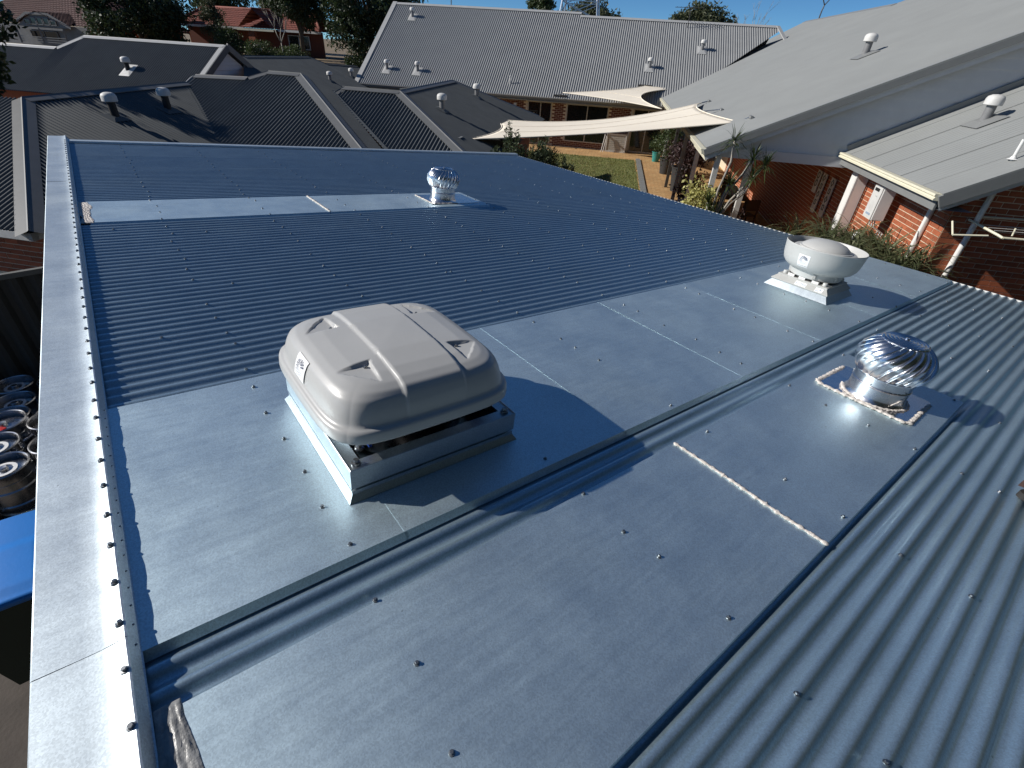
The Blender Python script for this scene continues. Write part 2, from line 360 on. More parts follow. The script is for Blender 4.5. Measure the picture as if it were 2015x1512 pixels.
def flat_panel(a0, a1, b0, b1, n0, seed, lipb0=0.018, lipb1=0.004, lap=0.0007, lip_out=0.018):
    """flat flashing sheet with slightly buckled surface and folded edges"""
    na, nb = max(6, int((a1 - a0) / 0.06)), max(6, int((b1 - b0) / 0.06)); mb = MB()
    rs = np.random.default_rng(seed); ph = rs.uniform(0, 6.28, 8); fr = rs.uniform(1.5, 6.5, (8, 2))
    def zz(a, b):
        s_ = sum(math.sin(fr[i][0] * a + fr[i][1] * b + ph[i]) for i in range(8))
        return n0 + 0.00045 * s_ * min(1, (b - b0) / 0.15 + .2, (b1 - b) / 0.15 + .2)
    rows = []
    for i in range(na + 1):
        a = a0 + (a1 - a0) * i / na; row = []
        row.append((a, b0 - lip_out, n0 - lipb0)); row.append((a, b0 - 0.002, n0 - 0.003))
        for j in range(nb + 1):
            b = b0 + (b1 - b0) * j / nb; row.append((a, b, zz(a, b) + lap * max(0, 1 - i / 3.0)))
        row.append((a, b1 + 0.003, n0 - lipb1)); rows.append(row)
    nr = len(rows[0])
    for r_ in rows: mb.v += r_
    for i in range(na):
        for j in range(nr - 1):
            q = i * nr + j; mb.f.append((q, q + nr, q + nr + 1, q + 1))
    n1 = len(mb.v)                                   # left raw edge of the sheet
    mb.v += [(x, y, z - 0.0004) for x, y, z in rows[0]]
    for j in range(nr - 1): mb.f.append((j, j + 1, n1 + j + 1, n1 + j))
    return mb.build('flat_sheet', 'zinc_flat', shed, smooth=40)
joints = [-0.225, 0.545, 1.74, 2.88, 4.04, 5.20, 6.36, 7.70]
for i in range(len(joints) - 1): flat_panel(joints[i], joints[i + 1] + 0.012, 1.082, 2.352, 0.0130, 20 + i, 0.027, 0.010)
flat_panel(-0.16, 1.90, 0.163, 0.885, 0.0120, 40, 0.017, 0.010, lip_out=.003); flat_panel(1.89, 4.0, 0.163, 0.885, 0.0120, 41, 0.017, 0.010, lip_out=.003)
flat_panel(-0.16, 1.87, 5.405, 6.14, 0.0120, 42, .02, .01); flat_panel(1.86, 3.98, 5.405, 6.14, 0.0120, 43, .02, .01)

# left capping in four lapped lengths
cb = -1.25; ci = 0
for L_ in (2.4, 2.9, 2.9, 3.05):
    b1 = cb + L_
    mb = MB(); n = int(L_ / 0.05)
    rs = np.random.default_rng(60 + ci); ph = rs.uniform(0, 6.28, 6)
    prof = [(-0.440, -0.14), (-0.440, 0.034), (-0.436, 0.038), (-0.39, 0.0385), (-0.34, 0.039), (-0.30, 0.041), (-0.270, 0.046), (-0.248, 0.0535), (-0.243, 0.052), (-0.226, 0.0145), (-0.222, 0.0135)]
    for i in range(n + 1):
        b = cb - 0.03 + (b1 - cb + 0.03) * i / n
        scr = (b - 0.87) / 0.152; ds = abs(scr - round(scr)) * 0.152
        dent = 0.0035 * math.exp(-(ds / 0.03) ** 2)
        for q, (a, z) in enumerate(prof):
            zz = z + (0.0009 * math.sin(b * 4.1 + ph[0] + a * 9) + 0.0007 * math.sin(b * 9.3 + ph[1] - a * 14) if 1 < q < 6 else 0)
            if q in (5, 6, 7, 8): zz -= dent * (0.4, 0.9, 1.0, 0.9)[q - 5] * 1.3
            mb.v.append((a, b, zz + 0.0008 * (ci % 2)))
    npf = len(prof)
    for i in range(n):
        for j in range(npf - 1):
            q = i * npf + j; mb.f.append((q, q + 1, q + npf + 1, q + npf))
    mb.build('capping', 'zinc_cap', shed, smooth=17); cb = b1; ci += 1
# far barge flashing and low-side fascia
mb = MB()
for a in (A0 - 0.205, A1 + 0.01):
    mb.v += [(a, 9.66, 0.001), (a, 9.67, 0.026), (a, 9.78, 0.03), (a, 9.784, 0.02), (a, 9.784, -0.14)]
for j in range(4): mb.f.append((j, j + 5, j + 6, j + 1))
mb.build('barge_flashing', 'zinc_cap', shed)
MB().box((A1 + 0.012, 4.2, -0.066), (0.004, 5.5, 0.058)).build('gutter_back', 'white', shed); MB().box((A1 + 0.14, 4.2, -0.085), (0.004, 5.5, 0.045)).build('gutter_front', 'off_white', shed); MB().box((A1 + 0.076, 4.2, -0.128), (0.068, 5.5, 0.004)).build('gutter_base', 'off_white', shed)
MB().box((A1 - 0.07, 4.2, -0.09), (0.015, 5.5, 0.06)).build('fascia', 'grey_trim', shed)

# screws: hex head on a washer
def screw_mesh(s=1.0, m='screw'):
    b = MB(); b.lathe([(0.0001, 0.004), (0.0085, 0.003), (0.0095, 0.0), (0.0095, -0.004)], 10)
    b.lathe([(0.0001, 0.0095), (0.005, 0.0095), (0.0058, 0.008), (0.0058, 0.003)], 6)
    b.v = [(x * s, y * s, z * s) for x, y, z in b.v]
    me = b.mesh('roof_screw', 40); me.materials.append(M[m]); return me
SM = screw_mesh(0.95); SM2 = screw_mesh(1.2)
spots = []
def on_flat(a, b): return (1.06 < b < 2.36 and a < 7.72) or (0.15 < b < 0.89 and a < 4.0) or (5.39 < b < 6.15 and a < 3.98)
rowb = [PH - PIT * (3 * k - 16) for k in range(-46, 16)]
rowb = sorted(b for b in rowb if -1.1 < b < 9.6)
for ia in range(9):
    for b in rowb:
        a = 0.35 + 0.9 * ia + random.uniform(-.02, .02); bb = b + (PIT if random.random() < 0.12 else 0)
        if random.random() < 0.04: continue
        if 0.4 < a < 1.3 and 1.3 < bb < 2.1: continue
        if (a - 5.27) ** 2 + (bb - 1.74) ** 2 < 0.12: continue
        if (a - 3.48) ** 2 + (bb - 0.53) ** 2 < 0.07: continue
        if (a - 3.46) ** 2 + (bb - 5.73) ** 2 < 0.07: continue
        if on_flat(a, bb): bb += random.uniform(-.03, .03)
        spots.append((a, bb, 0.0128 if on_flat(a, bb) else 0.0))
        
for a, b in ((2.10, 3.35), (0.05, 3.02), (0.55, 3.70), (0.62, 4.95), (-0.02, 5.22)): spots.append((a, round((b - PH) / PIT) * PIT + PH, 0.0))
spots.sort(key=lambda q: (RF(*q) - Vector((0, 0, CZ))).length)
for a, b, n in spots[:225]: link('roof_screw', SM, None, shed, (a, b, n), (random.uniform(-.12, .12), random.uniform(-.12, .12), random.uniform(0, 1)))
mb = MB()
for a, b, n in spots[225:]:
    mb.lathe([(0.0001, 0.008), (0.005, 0.0075), (0.0055, 0.003), (0.008, 0.002), (0.008, -0.002)], 7, (a, b, n))
o = mb.build('distant_roof_screws', 'screw', shed); tag(o, kind='stuff')
for i in range(-6, 58): link('capping_screw', SM2, None, shed, (-0.256, 0.87 + 0.152 * i + random.uniform(-.008, .008), 0.0475), (random.uniform(-.2, .2), random.uniform(-.2, .2), random.uniform(0, 1)))
mb = MB()
for i in range(19): mb.lathe([(0.0001, 0.003), (0.0028, 0.002), (0.0035, 0)], 8, (-0.231, 1.10 + i * 0.068, 0.0285))
for jx in joints[1:-1]:
    for i in range(26): mb.lathe([(0.0001, 0.0010), (0.0012, 0.0008), (0.0018, 0)], 6, (jx + 0.012, 1.10 + i * 0.049, 0.0143))
tag(mb.build('rivets', 'screw', shed), kind='stuff')

def bead(name, pts, rad, m, seed, jit=0.35, n=10, flat=0.6, step=0.006):
    """hand-run sealant: lumpy rope along a path in roof coordinates"""
    rs = np.random.default_rng(seed); P = []
    for i in range(len(pts) - 1):
        p, q = Vector(pts[i]), Vector(pts[i + 1]); L = (q - p).length; k_ = max(2, int(L / step))
        for j in range(k_ + (1 if i == len(pts) - 2 else 0)): P.append(p.lerp(q, j / k_))
    mb = MB(); K = len(P)
    for i, p in enumerate(P):
        d = (P[min(i + 1, K - 1)] - P[max(i - 1, 0)]).normalized(); s_ = Vector((-d.y, d.x, 0))
        tw = i * 0.75; r_ = rad * (1 + jit * rs.normal() * 0.35 + 0.18 * math.sin(tw)) * (0.25 if i in (0, K - 1) else 1)
        for j in range(n):
            a = 2 * math.pi * j / n; lump = 1 + 0.28 * math.sin(3 * a + tw * 1.6) + jit * 0.3 * rs.normal()
            mb.v.append(tuple(p + s_ * (r_ * lump * math.cos(a)) + Vector((0, 0, r_ * flat * (math.sin(a) * lump + 0.25)))))
    for i in range(K - 1):
        for j in range(n): mb.f.append((i * n + j, i * n + (j + 1) % n, (i + 1) * n + (j + 1) % n, (i + 1) * n + j))
    return mb, name, m
mb, nm, mm = bead('sealant_bead', [(1.893, 0.892, 0.013), (1.900, 0.60, 0.013), (1.896, 0.35, 0.013), (1.905, 0.155, 0.013)], 0.0085, 'seal', 1)
tag(mb.build(nm, mm, shed, True), 'lumpy pale bead across the near sheet joint')
mb, nm, mm = bead('sealant_bead', [(1.86, 6.13, 0.013), (1.868, 5.41, 0.013)], 0.012, 'seal', 2, step=0.012)
tag(mb.build(nm, mm, shed, True), 'lumpy pale bead across the far sheet joint')
def smear(a0, a1, b0, b1, n0, seed, h, m):
    rs = np.random.default_rng(seed); ph = rs.uniform(0, 6.28, 10)
    def f(u, v):
        b = b0 + (b1 - b0) * v; wd = 1 - 0.15 * math.sin(7 * v + ph[0]) - 0.12 * math.sin(19 * v + ph[1]); ed = min(u, 1 - u, v * 4, (1 - v) * 4)
        a = a0 + (a1 - a0) * (0.5 + (u - .5) * wd) + 0.006 * math.sin(11 * v + ph[2])
        wr = abs(math.sin(14 * u + 6 * math.sin(5 * v + ph[3]) + ph[4])) * 0.6 + abs(math.sin(23 * v + 9 * u + ph[5])) * 0.5 + 0.25 * rs.normal()
        return (a, b, n0 + h * min(1, ed * 7) * (0.3 + wr) - (0.004 if ed < 1e-4 else 0))
    return grid('sealant_smear', 26, 110, f, m, shed)
tag(smear(-0.232, -0.150, -0.35, 0.905, 0.013, 3, 0.0032, 'seal_grey'), 'crinkled smear of dark grey sealant at the near sheet end')
tag(smear(-0.222, -0.135, 5.40, 6.12, 0.013, 4, 0.004, 'seal'), 'pale pinkish smear of sealant at the far sheet end')
# shed walls
wl = MB()
for a_, b_, c_ in (((-0.42, -1.2), (-0.42, 9.74), 'x'), ((-0.42, 9.74), (7.6, 9.74), 'y'), ((7.6, 9.74), (7.6, -1.2), 'x')):
    p0 = RF(*a_, -0.05); p1 = RF(*b_, -0.05)
    o = MB().quad(p0, p1, Vector((p1.x, p1.y, 0)), Vector((p0.x, p0.y, 0))).build('wall', 'fence', None)
    o.parent = shed; o.matrix_parent_inverse = (Matrix.Translation(ROOF0) @ Matrix.Rotation(SLOPE, 4, 'Y')).inverted()

# ------------------------------------------------------------------ square moulded roof cowl
def dots_logo(parent, origin, U, V, Nn, s, name='printed_emblem'):
    """ring emblem of round dots that swirl from large navy to small pale ones"""
    a = MB(); b = MB()
    for ring, (rr, cnt, sz) in enumerate(((1.0, 15, 0.155), (0.70, 12, 0.13), (0.45, 9, 0.10))):
        for i in range(cnt):
            t_ = i / cnt; ang = R(20) + 2 * math.pi * t_
            if ring and t_ > 0.86: continue
            r_ = sz * (1 - 0.72 * t_) * s; c = Vector(origin) + U * (rr * s * math.cos(ang)) + V * (rr * s * math.sin(ang)) + Nn * 0.0012
            tgt = a if t_ < 0.55 else b; n0 = len(tgt.v)
            for j in range(10): tgt.v.append(tuple(c + U * r_ * math.cos(j * .6283) + V * r_ * math.sin(j * .6283)))
            tgt.f.append(tuple(n0 + j for j in range(10)))
    a.build(name, 'ink', parent); b.build(name, 'ink_pale', parent)
cowl = thing('roof_cowl', 'large square pale grey moulded fan cowl on a zinc upstand with emblem sticker', 'roof cowl', RF(0.83, 1.695, 0.0075), ROOT_ROT)
HW = 0.375
cu = MB()                                                    # upstand: apron, side walls, lipped top flange
def ring(mb, h0, z0, h1, z1, inv=False):
    n = len(mb.v)
    for h, z in ((h0, z0), (h1, z1)): mb.v += [(-h, -h, z), (h, -h, z), (h, h, z), (-h, h, z)]
    for j in range(4):
        f = (n + j, n + (j + 1) % 4, n + 4 + (j + 1) % 4, n + 4 + j); mb.f.append(f[::-1] if inv else f)
for h0, z0, h1, z1 in ((HW + .022, 0.0065, HW + .004, 0.034), (HW + .004, 0.034, HW + .004, 0.05), (HW + .004, 0.05, HW - .012, 0.052), (HW - .012, .052, HW - .012, .06), (HW - .012, .06, HW + .006, .062), (HW + .006, 0.062, HW + .006, 0.15), (HW + .006, .15, HW + .003, .152), (HW + .003, .152, HW - .002, .146), (HW - .002, .146, 0.325, .146), (.325, .146, .325, .02)): ring(cu, h0, z0, h1, z1)
cu.build('upstand', 'zinc_fold', cowl, smooth=30)
MB().lathe([(0.275, 0.03), (0.275, 0.245), (0.30, 0.265), (0.315, 0.265), (0.315, 0.255), (0.285, 0.23), (0.283, 0.03)], 64).build('duct_ring', 'alu_dull', cowl, 40)
MB().lathe([(0.0001, 0.10), (0.10, 0.11), (0.265, 0.06), (0.272, 0.05)], 40).build('backdraft_shutter', 'black', cowl, 40)
bx = MB(); ring(bx, .322, .14, .322, .025); ring(bx, .322, .026, .27, .026); bx.build('throat_shade_box', 'black', cowl)  # black box added: darkness of the open throat put into colour
MB().lathe([(.279, .03), (.279, .20)], 64).build('duct_shade_ring', 'black', cowl, 40)  # black ring added for the dark inside the duct
for sx in (-1, 1):
    for sy in (-1, 1): MB().bar((sx * .26, sy * .26, .147), (sx * .26, sy * .26, .33), .045, .012).build('bracket', 'duct_blue', cowl)
BM = screw_mesh(1.9)
for sx in (-1, 1):
    for sy in (-1, 1):
        for u, v in ((.345, .345), (.30, .27)):
            link('bolt', BM, None, cowl, (sx * u, sy * v, 0.151))
# moulded cover
N = 150; SQ = 5.6
PR = [(0.00, 0.000, 0.497), (0.30, 0.135, 0.493), (0.55, 0.245, 0.482), (0.70, 0.305, 0.468), (0.77, 0.338, 0.453), (0.82, 0.360, 0.430), (0.86, 0.372, 0.398), (0.90, 0.379, 0.362), (0.925, 0.385, 0.322), (0.935, 0.389, 0.316), (0.950, 0.402, 0.313), (0.960, 0.407, 0.307), (0.985, 0.410, 0.272), (1.0, 0.409, 0.266)]
PR = [(a_, b_, 0.266 + (c_ - 0.266) * (1 if c_ < .33 else .86 + .14 * max(0, (.40 - c_) / .07))) for a_, b_, c_ in PR]
def prof(r):
    for (r0_, x0, z0), (r1_, x1, z1) in zip(PR, PR[1:]):
        if r <= r1_ + 1e-9:
            t_ = (r - r0_) / (r1_ - r0_)
            return x0 + (x1 - x0) * t_, z0 + (z1 - z0) * t_
    return PR[-1][1:]
pr_r = np.linspace(0, 1, 801); pr_x = np.array([prof(x)[0] for x in pr_r]); pr_z = np.array([prof(x)[1] for x in pr_r])
ker = np.ones(17) / 17
def sm(a): return np.convolve(np.pad(a, 8, mode='edge'), ker, 'valid')
msk = pr_r < 0.90
pr_x = np.where(msk, sm(pr_x), pr_x); pr_z = np.where(msk, sm(pr_z), pr_z); pr_x[0] = 0
cv = MB()
ts = np.linspace(-1, 1, N + 1); ts = np.sign(ts) * (np.abs(ts) ** 0.86)
for i in range(N + 1):
    for j in range(N + 1):
        u, v = ts[i], ts[j]; r_ = max(abs(u), abs(v))
        x0 = float(np.interp(r_, pr_r, pr_x)); z0 = float(np.interp(r_, pr_r, pr_z))
        if r_ > 1e-6:
            du, dv = u / r_, v / r_; k_ = (abs(du) ** SQ + abs(dv) ** SQ) ** (1 / SQ) * (1 + 0.02 * (min(abs(du), abs(dv))) ** 2)
            x, y = du / k_ * x0, dv / k_ * x0
        else: x = y = 0
        band = sstep((0.128 - abs(x)) / 0.010 + 0.5)
        low = sstep((z0 - 0.285) / 0.12)
        z = z0 + 0.011 * band * sstep((0.45 - abs(y)) / 0.02) * sstep((z0 - 0.395) / 0.03)
        if r_ > 0.7:
            s_ = 0.007 * band * low * sstep((r_ - 0.7) / 0.15)
            if abs(v) >= abs(u): y += math.copysign(s_, y)
        for sx in (-1, 1):
            for sy in (-1, 1):
                lx, ly = (x * sx - 0.188) / 1.0, (y * sy - 0.165) / 1.0
                p_ = (lx + ly) * 0.7071; q_ = (lx - ly) * 0.7071
                if -0.03 < p_ < 0.085:
                    inside = sstep(((p_ + 0.022) * 0.85 - abs(q_)) / 0.009)
                    zf = 0.4385
                    if z > zf: z = z + (zf - z) * inside
        cv.v.append((x, y, z))
for i in range(N):
    for j in range(N):
        q = i * (N + 1) + j; cv.f.append((q, q + N + 1, q + N + 2, q + 1))
co = cv.build('cover', 'cowl', cowl, smooth=True, loc=(-.026, 0, 0)); co.scale = (.99, 1.02, 1)
sd_ = co.modifiers.new('solid', 'SOLIDIFY'); sd_.thickness = 0.005; sd_.offset = -1
sd_.use_rim = True
for sx in (-1, 1):
    for sy in (-1, 1): link('cover_screw', SM, None, cowl, (sx * .200 - .022, sy * .176, 0.4390))
# sticker on the left face of the cover, bent over the shoulder
st = MB()
def cov_pt(y, s):
    x0 = float(np.interp(s, pr_r, pr_x)) + 0.0025; z0 = float(np.interp(s, pr_r, pr_z)); return Vector((-x0 * 0.99 - 0.0278 + 0.004 * (y / .3) ** 6, y, z0))
SY0, SY1 = -0.02, 0.085
for i in range(7):
    for j in range(9):
        st.v.append(tuple(cov_pt(SY0 + (SY1 - SY0) * i / 6, 0.80 + 0.118 * j / 8) + Vector((0, 0, .001))))
for i in range(6):
    for j in range(8):
        q = i * 9 + j; st.f.append((q, q + 1, q + 10, q + 9))
so = st.build('sticker', 'sticker', cowl, True)
pc = cov_pt(0.033, 0.865); pu = Vector((0, -1, 0)); pv = (cov_pt(0.033, 0.84) - cov_pt(0.033, 0.89)).normalized()
dots_logo(so, pc + Vector((-.002, 0, .0)), pu, pv, pu.cross(pv).normalized() * 1.0, 0.030)

# ------------------------------------------------------------------ round up-blast fan
fan = thing('roof_fan', 'round light grey up-blast fan with open bowl and domed top on square base', 'roof fan', RF(5.27, 1.735, 0.0075), ROOT_ROT)
fb = MB()
for h0, z0, h1, z1 in ((.305, .0065, .255, .075), (.255, .075, .25, .08)): ring(fb, h0, z0, h1, z1)
fb.build('upstand', 'zinc_fold', fan, 30)
fb = MB()
for h0, z0, h1, z1 in ((.25, .07, .272, .07), (.272, .07, .272, .078), (.272, .078, .235, .115), (.235, .115, .235, .128), (.235, .128, .228, .131), (.228, .131, .10, .131)): ring(fb, h0, z0, h1, z1)
fb.build('base', 'fan_base', fan, 30)
MB().lathe([(.10, .131), (.205, .133), (.215, .135), (.215, .145), (.20, .148), (.20, .16)], 48).build('inlet_ring', 'black', fan, 40)
bowl = [(.19, .155), (.226, .152), (.232, .158), (.238, .205), (.242, .212), (.262, .218), (.296, .240), (.322, .272), (.335, .315), (.342, .36), (.348, .41), (.352, .432), (.348, .438), (.343, .432), (.330, .36), (.312, .29), (.27, .240), (.20, .215)]
MB().lathe(bowl, 96).build('bowl', 'fan_grey', fan, 35)
MB().lathe([(.20, .2), (.20, .365), (.235, .382), (.266, .392), (.272, .400), (.266, .404), (.23, .406), (.226, .414), (.212, .418), (.207, .427), (.165, .458), (.10, .480), (.05, .488), (.0001, .490)], 72).build('dome', 'fan_grey', fan, 35)
for i in range(4):
    a = R(20 + 90 * i); c, s_ = math.cos(a), math.sin(a)
    MB().bar((.225 * c, .225 * s_, .36), (.325 * c, .325 * s_, .385), .02, .006).build('strut', 'fan_grey', fan)
for sx in (-1, 1):
    for sy in (-1, 1):
        MB().lathe([(.0001, .16), (.018, .16), (.022, .155), (.022, .13)], 14, (sx * .19, sy * .19, 0)).build('mounting_boss', 'fan_grey', fan, 40)
for y in (-.11, .015, .12): MB().box((-.215, y, .14), (.012, .03, .012)).build('clip', 'white', fan)
for ang in (200, 250, 300, 20): 
    a = R(ang); MB().box((.237 * math.cos(a), .237 * math.sin(a), .19), (.012, .012, .022), (Vector((math.cos(a), math.sin(a), 0)), Vector((-math.sin(a), math.cos(a), 0)), Vector((0, 0, 1)))).build('bowl_tab', 'fan_base', fan)
# stickers on the left side of the bowl and base
def bowl_pt(ang, z): 
    r_ = np.interp(z, [.218, .24, .272, .315, .36, .41], [.262, .296, .322, .335, .342, .348]) + .0015; return Vector((r_ * math.cos(ang), r_ * math.sin(ang), z))
st = MB(); a0s, a1s = R(166), R(184)
for i in range(7):
    for j in range(7): st.v.append(tuple(bowl_pt(a0s + (a1s - a0s) * i / 6, .262 + .112 * j / 6)))
for i in range(6):
    for j in range(6): q = i * 7 + j; st.f.append((q, q + 7, q + 8, q + 1))
so = st.build('sticker', 'sticker', fan, True)
am = R(175); nU = Vector((-math.sin(am), math.cos(am), 0)); nV = (bowl_pt(am, .345) - bowl_pt(am, .30)).normalized()
dots_logo(so, bowl_pt(am, .327) + Vector((math.cos(am), math.sin(am), -.2)) * .0015, nU, nV, nU.cross(nV).normalized(), 0.033)
def base_label(y0, y1, seed):
    z0, z1 = .080, .112; x = lambda z: -(.272 - (z - .078)) - .0015
    o = MB().quad((x(z0), y0, z0), (x(z0), y1, z0), (x(z1), y1, z1), (x(z1), y0, z1)).build('label', 'sticker', fan)
    k_ = MB(); rs = random.Random(seed); y = y1 - .01
    while y > y0 + .015:
        w_ = rs.uniform(.006, .016); zc = rs.uniform(.088, .104); h_ = rs.uniform(.002, .005)
        k_.quad((x(zc - h_) - .001, y, zc - h_), (x(zc - h_) - .001, y - w_, zc - h_), (x(zc + h_) - .001, y - w_, zc + h_), (x(zc + h_) - .001, y, zc + h_)); y -= w_ + .006
    k_.build('print', 'ink_pale', o)
base_label(-.06, .045, 3); base_label(-.215, -.145, 4)

# ------------------------------------------------------------------ turbine ventilators
def vane_mesh(r_top, r_mid, r_bot, z0, z1, dphi, twist):
    mb = MB(); n = 16; cross = [(-0.03, -.008), (0.0, .0030), (0.05, .0046), (0.11, .0036), (0.16, .0010), (0.5, -.0005), (0.82, -.0045), (1.0, -.0095)]
    zm = z0 + (z1 - z0) * 0.48
    for i in range(n + 1):
        t_ = i / n; z = z0 + (z1 - z0) * t_
        s_ = math.sin(math.pi * (0.5 * (t_ / 0.48) if t_ < .48 else 0.5 + 0.5 * (t_ - .48) / .52))
        r_ = (r_bot + (r_mid - r_bot) * s_ ** 0.9) if t_ < .48 else (r_top + (r_mid - r_top) * s_ ** 0.75)
        ph = twist * (0.45 * t_ + 0.55 * t_ ** 2.4)
        for f_, dr in cross:
            a = ph + dphi * f_; rr = r_ + dr; mb.v.append((rr * math.cos(a), rr * math.sin(a), z))
    k_ = len(cross)
    for i in range(n):
        for j in range(k_ - 1): q = i * k_ + j; mb.f.append((q, q + 1, q + k_ + 1, q + k_))
    me = mb.mesh('vane', 35); me.materials.append(M['alu']); return me
def whirly(label, a, b, twist, NV_=24):
    t = thing('turbine_ventilator', label, 'roof ventilator', RF(a, b, 0.0075), ROOT_ROT, 'spinning turbine ventilators on the zinc roof')
    MB().lathe([(.205, .0075), (.175, .011), (.163, .03), (.158, .045), (.157, .105), (.160, .107), (.162, .112), (.160, .117), (.157, .119), (.156, .172), (.150, .176), (.148, .12)], 64).build('throat', 'alu_dull', t, 40)
    for k_ in range(5):
        an = R(30 + 72 * k_); MB().lathe([(.0001, .004), (.004, .003), (.005, 0)], 8).build('throat_screw', 'screw', t, loc=(.159 * math.cos(an), .159 * math.sin(an), .127), rot=(0, R(90), an))
    vm_ = vane_mesh(.118, .203, .160, .165, .385, 2 * math.pi / NV_ * 0.98, twist)
    for k_ in range(NV_): link('vane', vm_, None, t, rot=(0, 0, 2 * math.pi * k_ / NV_))
    MB().lathe([(.163, .160), (.166, .163), (.166, .172), (.158, .175), (.150, .172)], 64).build('bottom_ring', 'alu', t, 40)
    tp = [(.121, .379), (.124, .385), (.121, .390)]
    for k_ in range(5):
        r_ = .112 - .021 * k_; tp += [(r_ + .006, .3915 + .0015 * k_), (r_, .3955 + .0015 * k_), (r_ - .006, .3925 + .0015 * k_)]
    tp += [(.014, .400), (.012, .408), (.0001, .409)]
    top = MB().lathe(tp, 64).build('top_disc', 'alu', t, 50)
    rv = MB()
    for k_ in range(NV_): rv.lathe([(.0001, .003), (.0025, .002), (.0035, 0)], 6, (.1195 * math.cos(2 * math.pi * k_ / NV_), .1195 * math.sin(2 * math.pi * k_ / NV_), .389))
    tag(rv.build('disc_rivets', 'screw', top), kind='stuff')
    MB().lathe([(.012, .09), (.012, .40)], 10).build('spindle', 'black', t)
    return t
wn = whirly('polished turbine ventilator sealed with thick pale beads beside the corrugated sheets', 3.48, 0.525, R(46), 22)
wf = whirly('small polished turbine ventilator at the end of the far flat strip', 3.46, 5.735, R(28))
def plate(t, x0, x1, y0, y1, z, m):
    mb = MB(); r_ = .03; pts = []
    for cx_, cy_, s0 in ((x1 - r_, y1 - r_, 0), (x0 + r_, y1 - r_, 90), (x0 + r_, y0 + r_, 180), (x1 - r_, y0 + r_, 270)):
        for k_ in range(5): an = R(s0 + k_ * 22.5); pts.append((cx_ + r_ * math.cos(an), cy_ + r_ * math.sin(an)))
    n = len(pts); mb.v = [(x, y, z) for x, y in pts] + [(x, y, z - .004) for x, y in pts]
    mb.f = [tuple(range(n))] + [(i, (i + 1) % n, n + (i + 1) % n, n + i)[::-1] for i in range(n)]
    return mb.build('base_plate', m, t)
plate(wn, -.19, .275, -.245, .275, .0105, 'alu'); plate(wf, -.25, .45, -.21, .29, .0105, 'alu')
mb, nm, mm = bead('sealant_bead', [(.10, -.245, .011), (-.165, -.25, .011), (-.19, -.22, .011), (-.195, .25, .011), (-.165, .28, .011), (.10, .275, .011), (.24, .27, .011)], .0115, 'seal', 9)
mb.build(nm, mm, wn, True)
mb, nm, mm = bead('sealant_bead', [(.10, -.245, .011), (.22, -.247, .011)], .0115, 'seal', 10); mb.build(nm, mm, wn, True)
cir = [(.178 * math.cos(R(x)), .178 * math.sin(R(x)), .014) for x in range(100, 320, 6)]
mb, nm, mm = bead('sealant_bead', cir, .009, 'seal', 12, jit=.5); mb.build(nm, mm, wn, True)
cir = [(-.158 * math.cos(R(x)) , -.158 * math.sin(R(x)), .02 + (x - 40) * .0022) for x in range(40, 76, 4)]
mb, nm, mm = bead('sealant_bead', cir, .006, 'seal', 13, jit=.6); mb.build(nm, mm, wn, True)
mb, nm, mm = bead('sealant_bead', [(-.25, .29, .011), (-.255, -.2, .011), (.10, -.215, .011)], .010, 'seal', 14, step=.012); mb.build(nm, mm, wf, True)

# ------------------------------------------------------------------ building helpers
T21 = math.tan(R(21)); T25 = math.tan(R(25)); T28 = math.tan(R(28)); T31 = math.tan(R(31))
def corr_face(name, poly, zf, down, m, parent, amp=0.021, ns=8, pit=0.095, flat=False):
    """corrugated roof face over a plan polygon [(e,g)..]; ribs run along axis `down`"""
    ui, vi = (1, 0) if down == 'e' else (0, 1)
    us = [q[ui] for q in poly]; u0, u1 = min(us), max(us); n = max(2, int((u1 - u0) / pit * ns)); mb = MB(); prev = None
    for i in range(n + 1):
        u = u0 + (u1 - u0) * min(max(i / n, 1e-5), 1 - 1e-5); vs = []
        for k_ in range(len(poly)):
            p, q = poly[k_], poly[(k_ + 1) % len(poly)]
            if (p[ui] - u) * (q[ui] - u) <= 0 and p[ui] != q[ui]:
                t_ = (u - p[ui]) / (q[ui] - p[ui]); vs.append(p[vi] + (q[vi] - p[vi]) * t_)
        if len(vs) < 2: prev = None; continue
        off = amp * math.cos(2 * math.pi * (u - u0) / pit); idx = []
        for v in (min(vs), max(vs)):
            e, g = (v, u) if down == 'e' else (u, v)
            idx.append(len(mb.v)); mb.v.append(tuple(W(e, g, zf(e, g) + off)))
        if prev: mb.f.append((prev[0], idx[0], idx[1], prev[1]))
        prev = idx
    # make faces look upward
    o = mb.build(name, m, parent, smooth=True)
    if o.data.polygons and sum(p.normal.z for p in o.data.polygons) < 0: o.data.flip_normals()
    return o
def cap(name, A, B, m, parent, w_=0.16, drop=0.33, lift=0.028):
    A, B = Vector(A), Vector(B); d = (B - A); s_ = Vector((d.y, -d.x, 0)).normalized() * w_
    mb = MB(); k_ = 2
    for p in (A, B):
        mb.v += [tuple(p - s_ + Vector((0, 0, lift - drop * w_ - .012))), tuple(p - s_ + Vector((0, 0, lift - drop * w_))), tuple(p - s_ * .12 + Vector((0, 0, lift))), tuple(p + Vector((0, 0, lift + .018))), tuple(p + s_ * .12 + Vector((0, 0, lift))), tuple(p + s_ + Vector((0, 0, lift - drop * w_))), tuple(p + s_ + Vector((0, 0, lift - drop * w_ - .012)))]
    for j in range(6): mb.f.append((j, j + 1, j + 8, j + 7))
    return mb.build(name, m, parent)
